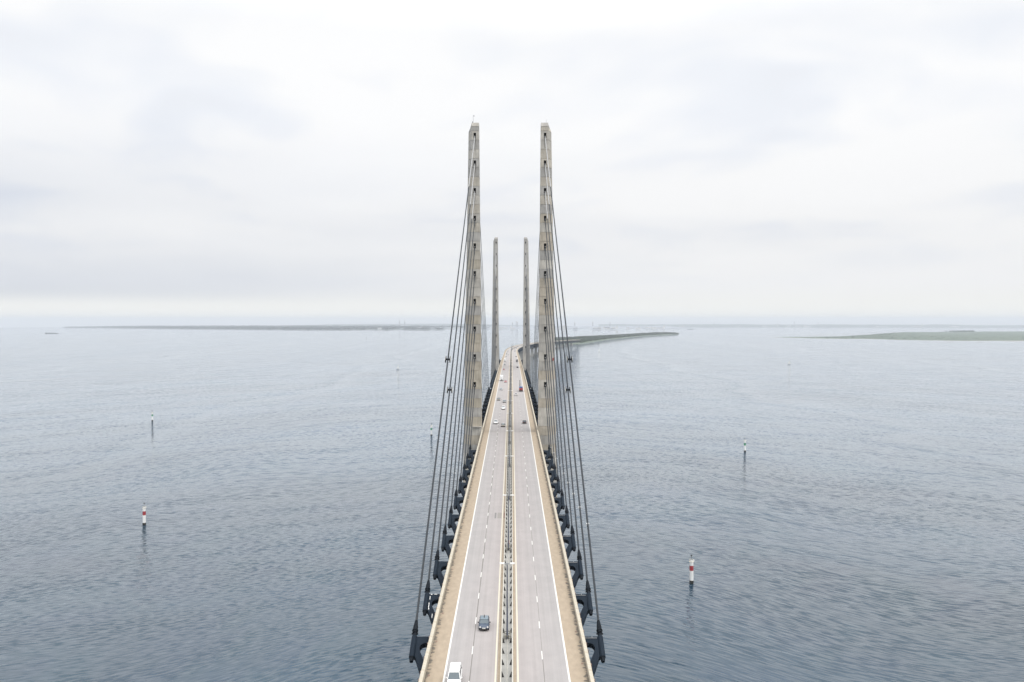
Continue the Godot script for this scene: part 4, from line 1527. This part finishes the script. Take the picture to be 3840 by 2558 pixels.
# ---------------------------------------------------------------- boats
func build_boats() -> void:
	var boats := [[1990, -276, 1.15, "white sailing boat alone on the water left of the cables"], [3120, 335, -1.2, "white sailing boat below the tip of the bridge island"], [2213, 752, 1.3, "white sailing boat on open water right of the bridge"], [5657, -1004, 1.0, "tiny white sailing boat far off towards the wooded coast"]]
	for q in boats:
		var p := Vector3(q[1], 0, -q[0])
		p.y = sea_drop(p)
		var th := thing("sailing_boat", q[3], "sailing boat", p, q[2], "sailing boats on the sea")
		var b := MB.new()
		var rings := []
		for e in [[-4.2, 1.0, 1.0], [-2.0, 1.5, 1.05], [1.0, 1.45, 1.1], [3.2, 0.8, 1.2], [4.6, 0.06, 1.35]]:
			rings.append([Vector3(e[1] * 0.6, -0.3, e[0]), Vector3(e[1], e[2], e[0]), Vector3(-e[1], e[2], e[0]), Vector3(-e[1] * 0.6, -0.3, e[0])])
		b.loft(rings)
		part("hull", b.mesh(M.white_paint), th)
		b = MB.new()
		b.box(Vector3(0, 1.3, -0.4), Vector3(1.7, 0.6, 3.0))
		part("cabin", b.mesh(M.white_paint), th)
		b = MB.new()
		b.tube(Vector3(0, 1.0, 0.9), Vector3(0, 11.8, 0.7), 0.08, 0.05, 6)
		part("mast", b.mesh(M.grey_metal), th)
		b = MB.new()
		b.tri(Vector3(0.03, 2.0, 0.8), Vector3(0.5, 2.0, -3.2), Vector3(0.03, 11.4, 0.7))
		b.tri(Vector3(-0.03, 2.0, 0.8), Vector3(-0.03, 11.4, 0.7), Vector3(0.44, 2.0, -3.2))
		part("mainsail", b.mesh(M.sail), th)
		b = MB.new()
		b.tri(Vector3(0.03, 1.6, 4.4), Vector3(0.45, 1.7, 1.0), Vector3(0.03, 9.8, 0.9))
		b.tri(Vector3(-0.03, 1.6, 4.4), Vector3(-0.03, 9.8, 0.9), Vector3(0.39, 1.7, 1.0))
		part("jib", b.mesh(M.sail), th)
	for q in [[8020, -4508, 1.0, 124.0, "long low dark cargo ship near the left end of the horizon"], [12425, 2717, -1.0, 95.0, "small low ship off the far shore right of the bridge"]]:
		var p := Vector3(q[1], 0, -q[0])
		p.y = sea_drop(p)
		var th := thing("cargo_ship", q[4], "ship", p, PI * 0.5 * q[2])
		var l: float = q[3] * 0.5
		var b := MB.new()
		var rings := []
		for e in [[-l, 6.0, 4.0], [-l + 12, 9.0, 3.2], [l - 18, 9.0, 3.2], [l, 0.5, 4.6]]:
			rings.append([Vector3(e[1] * 0.8, -1.5, e[0]), Vector3(e[1], e[2], e[0]), Vector3(-e[1], e[2], e[0]), Vector3(-e[1] * 0.8, -1.5, e[0])])
		b.loft(rings)
		part("hull", b.mesh(M.hull), th)
		b = MB.new()
		b.box(Vector3(0, 6.4, -l + 10), Vector3(14, 6.0, 9))
		b.box(Vector3(0, 10.1, -l + 9), Vector3(10, 1.4, 5))
		part("wheelhouse", b.mesh(M.grey_metal), th)
		b = MB.new()
		for k in 5:
			b.box(Vector3(0, 3.9, -l + 28 + k * (l * 2 - 55) / 5.0 + 5), Vector3(12, 1.3, (l * 2 - 55) / 5.0 - 3))
		part("hatch", b.mesh(M.hull), th)
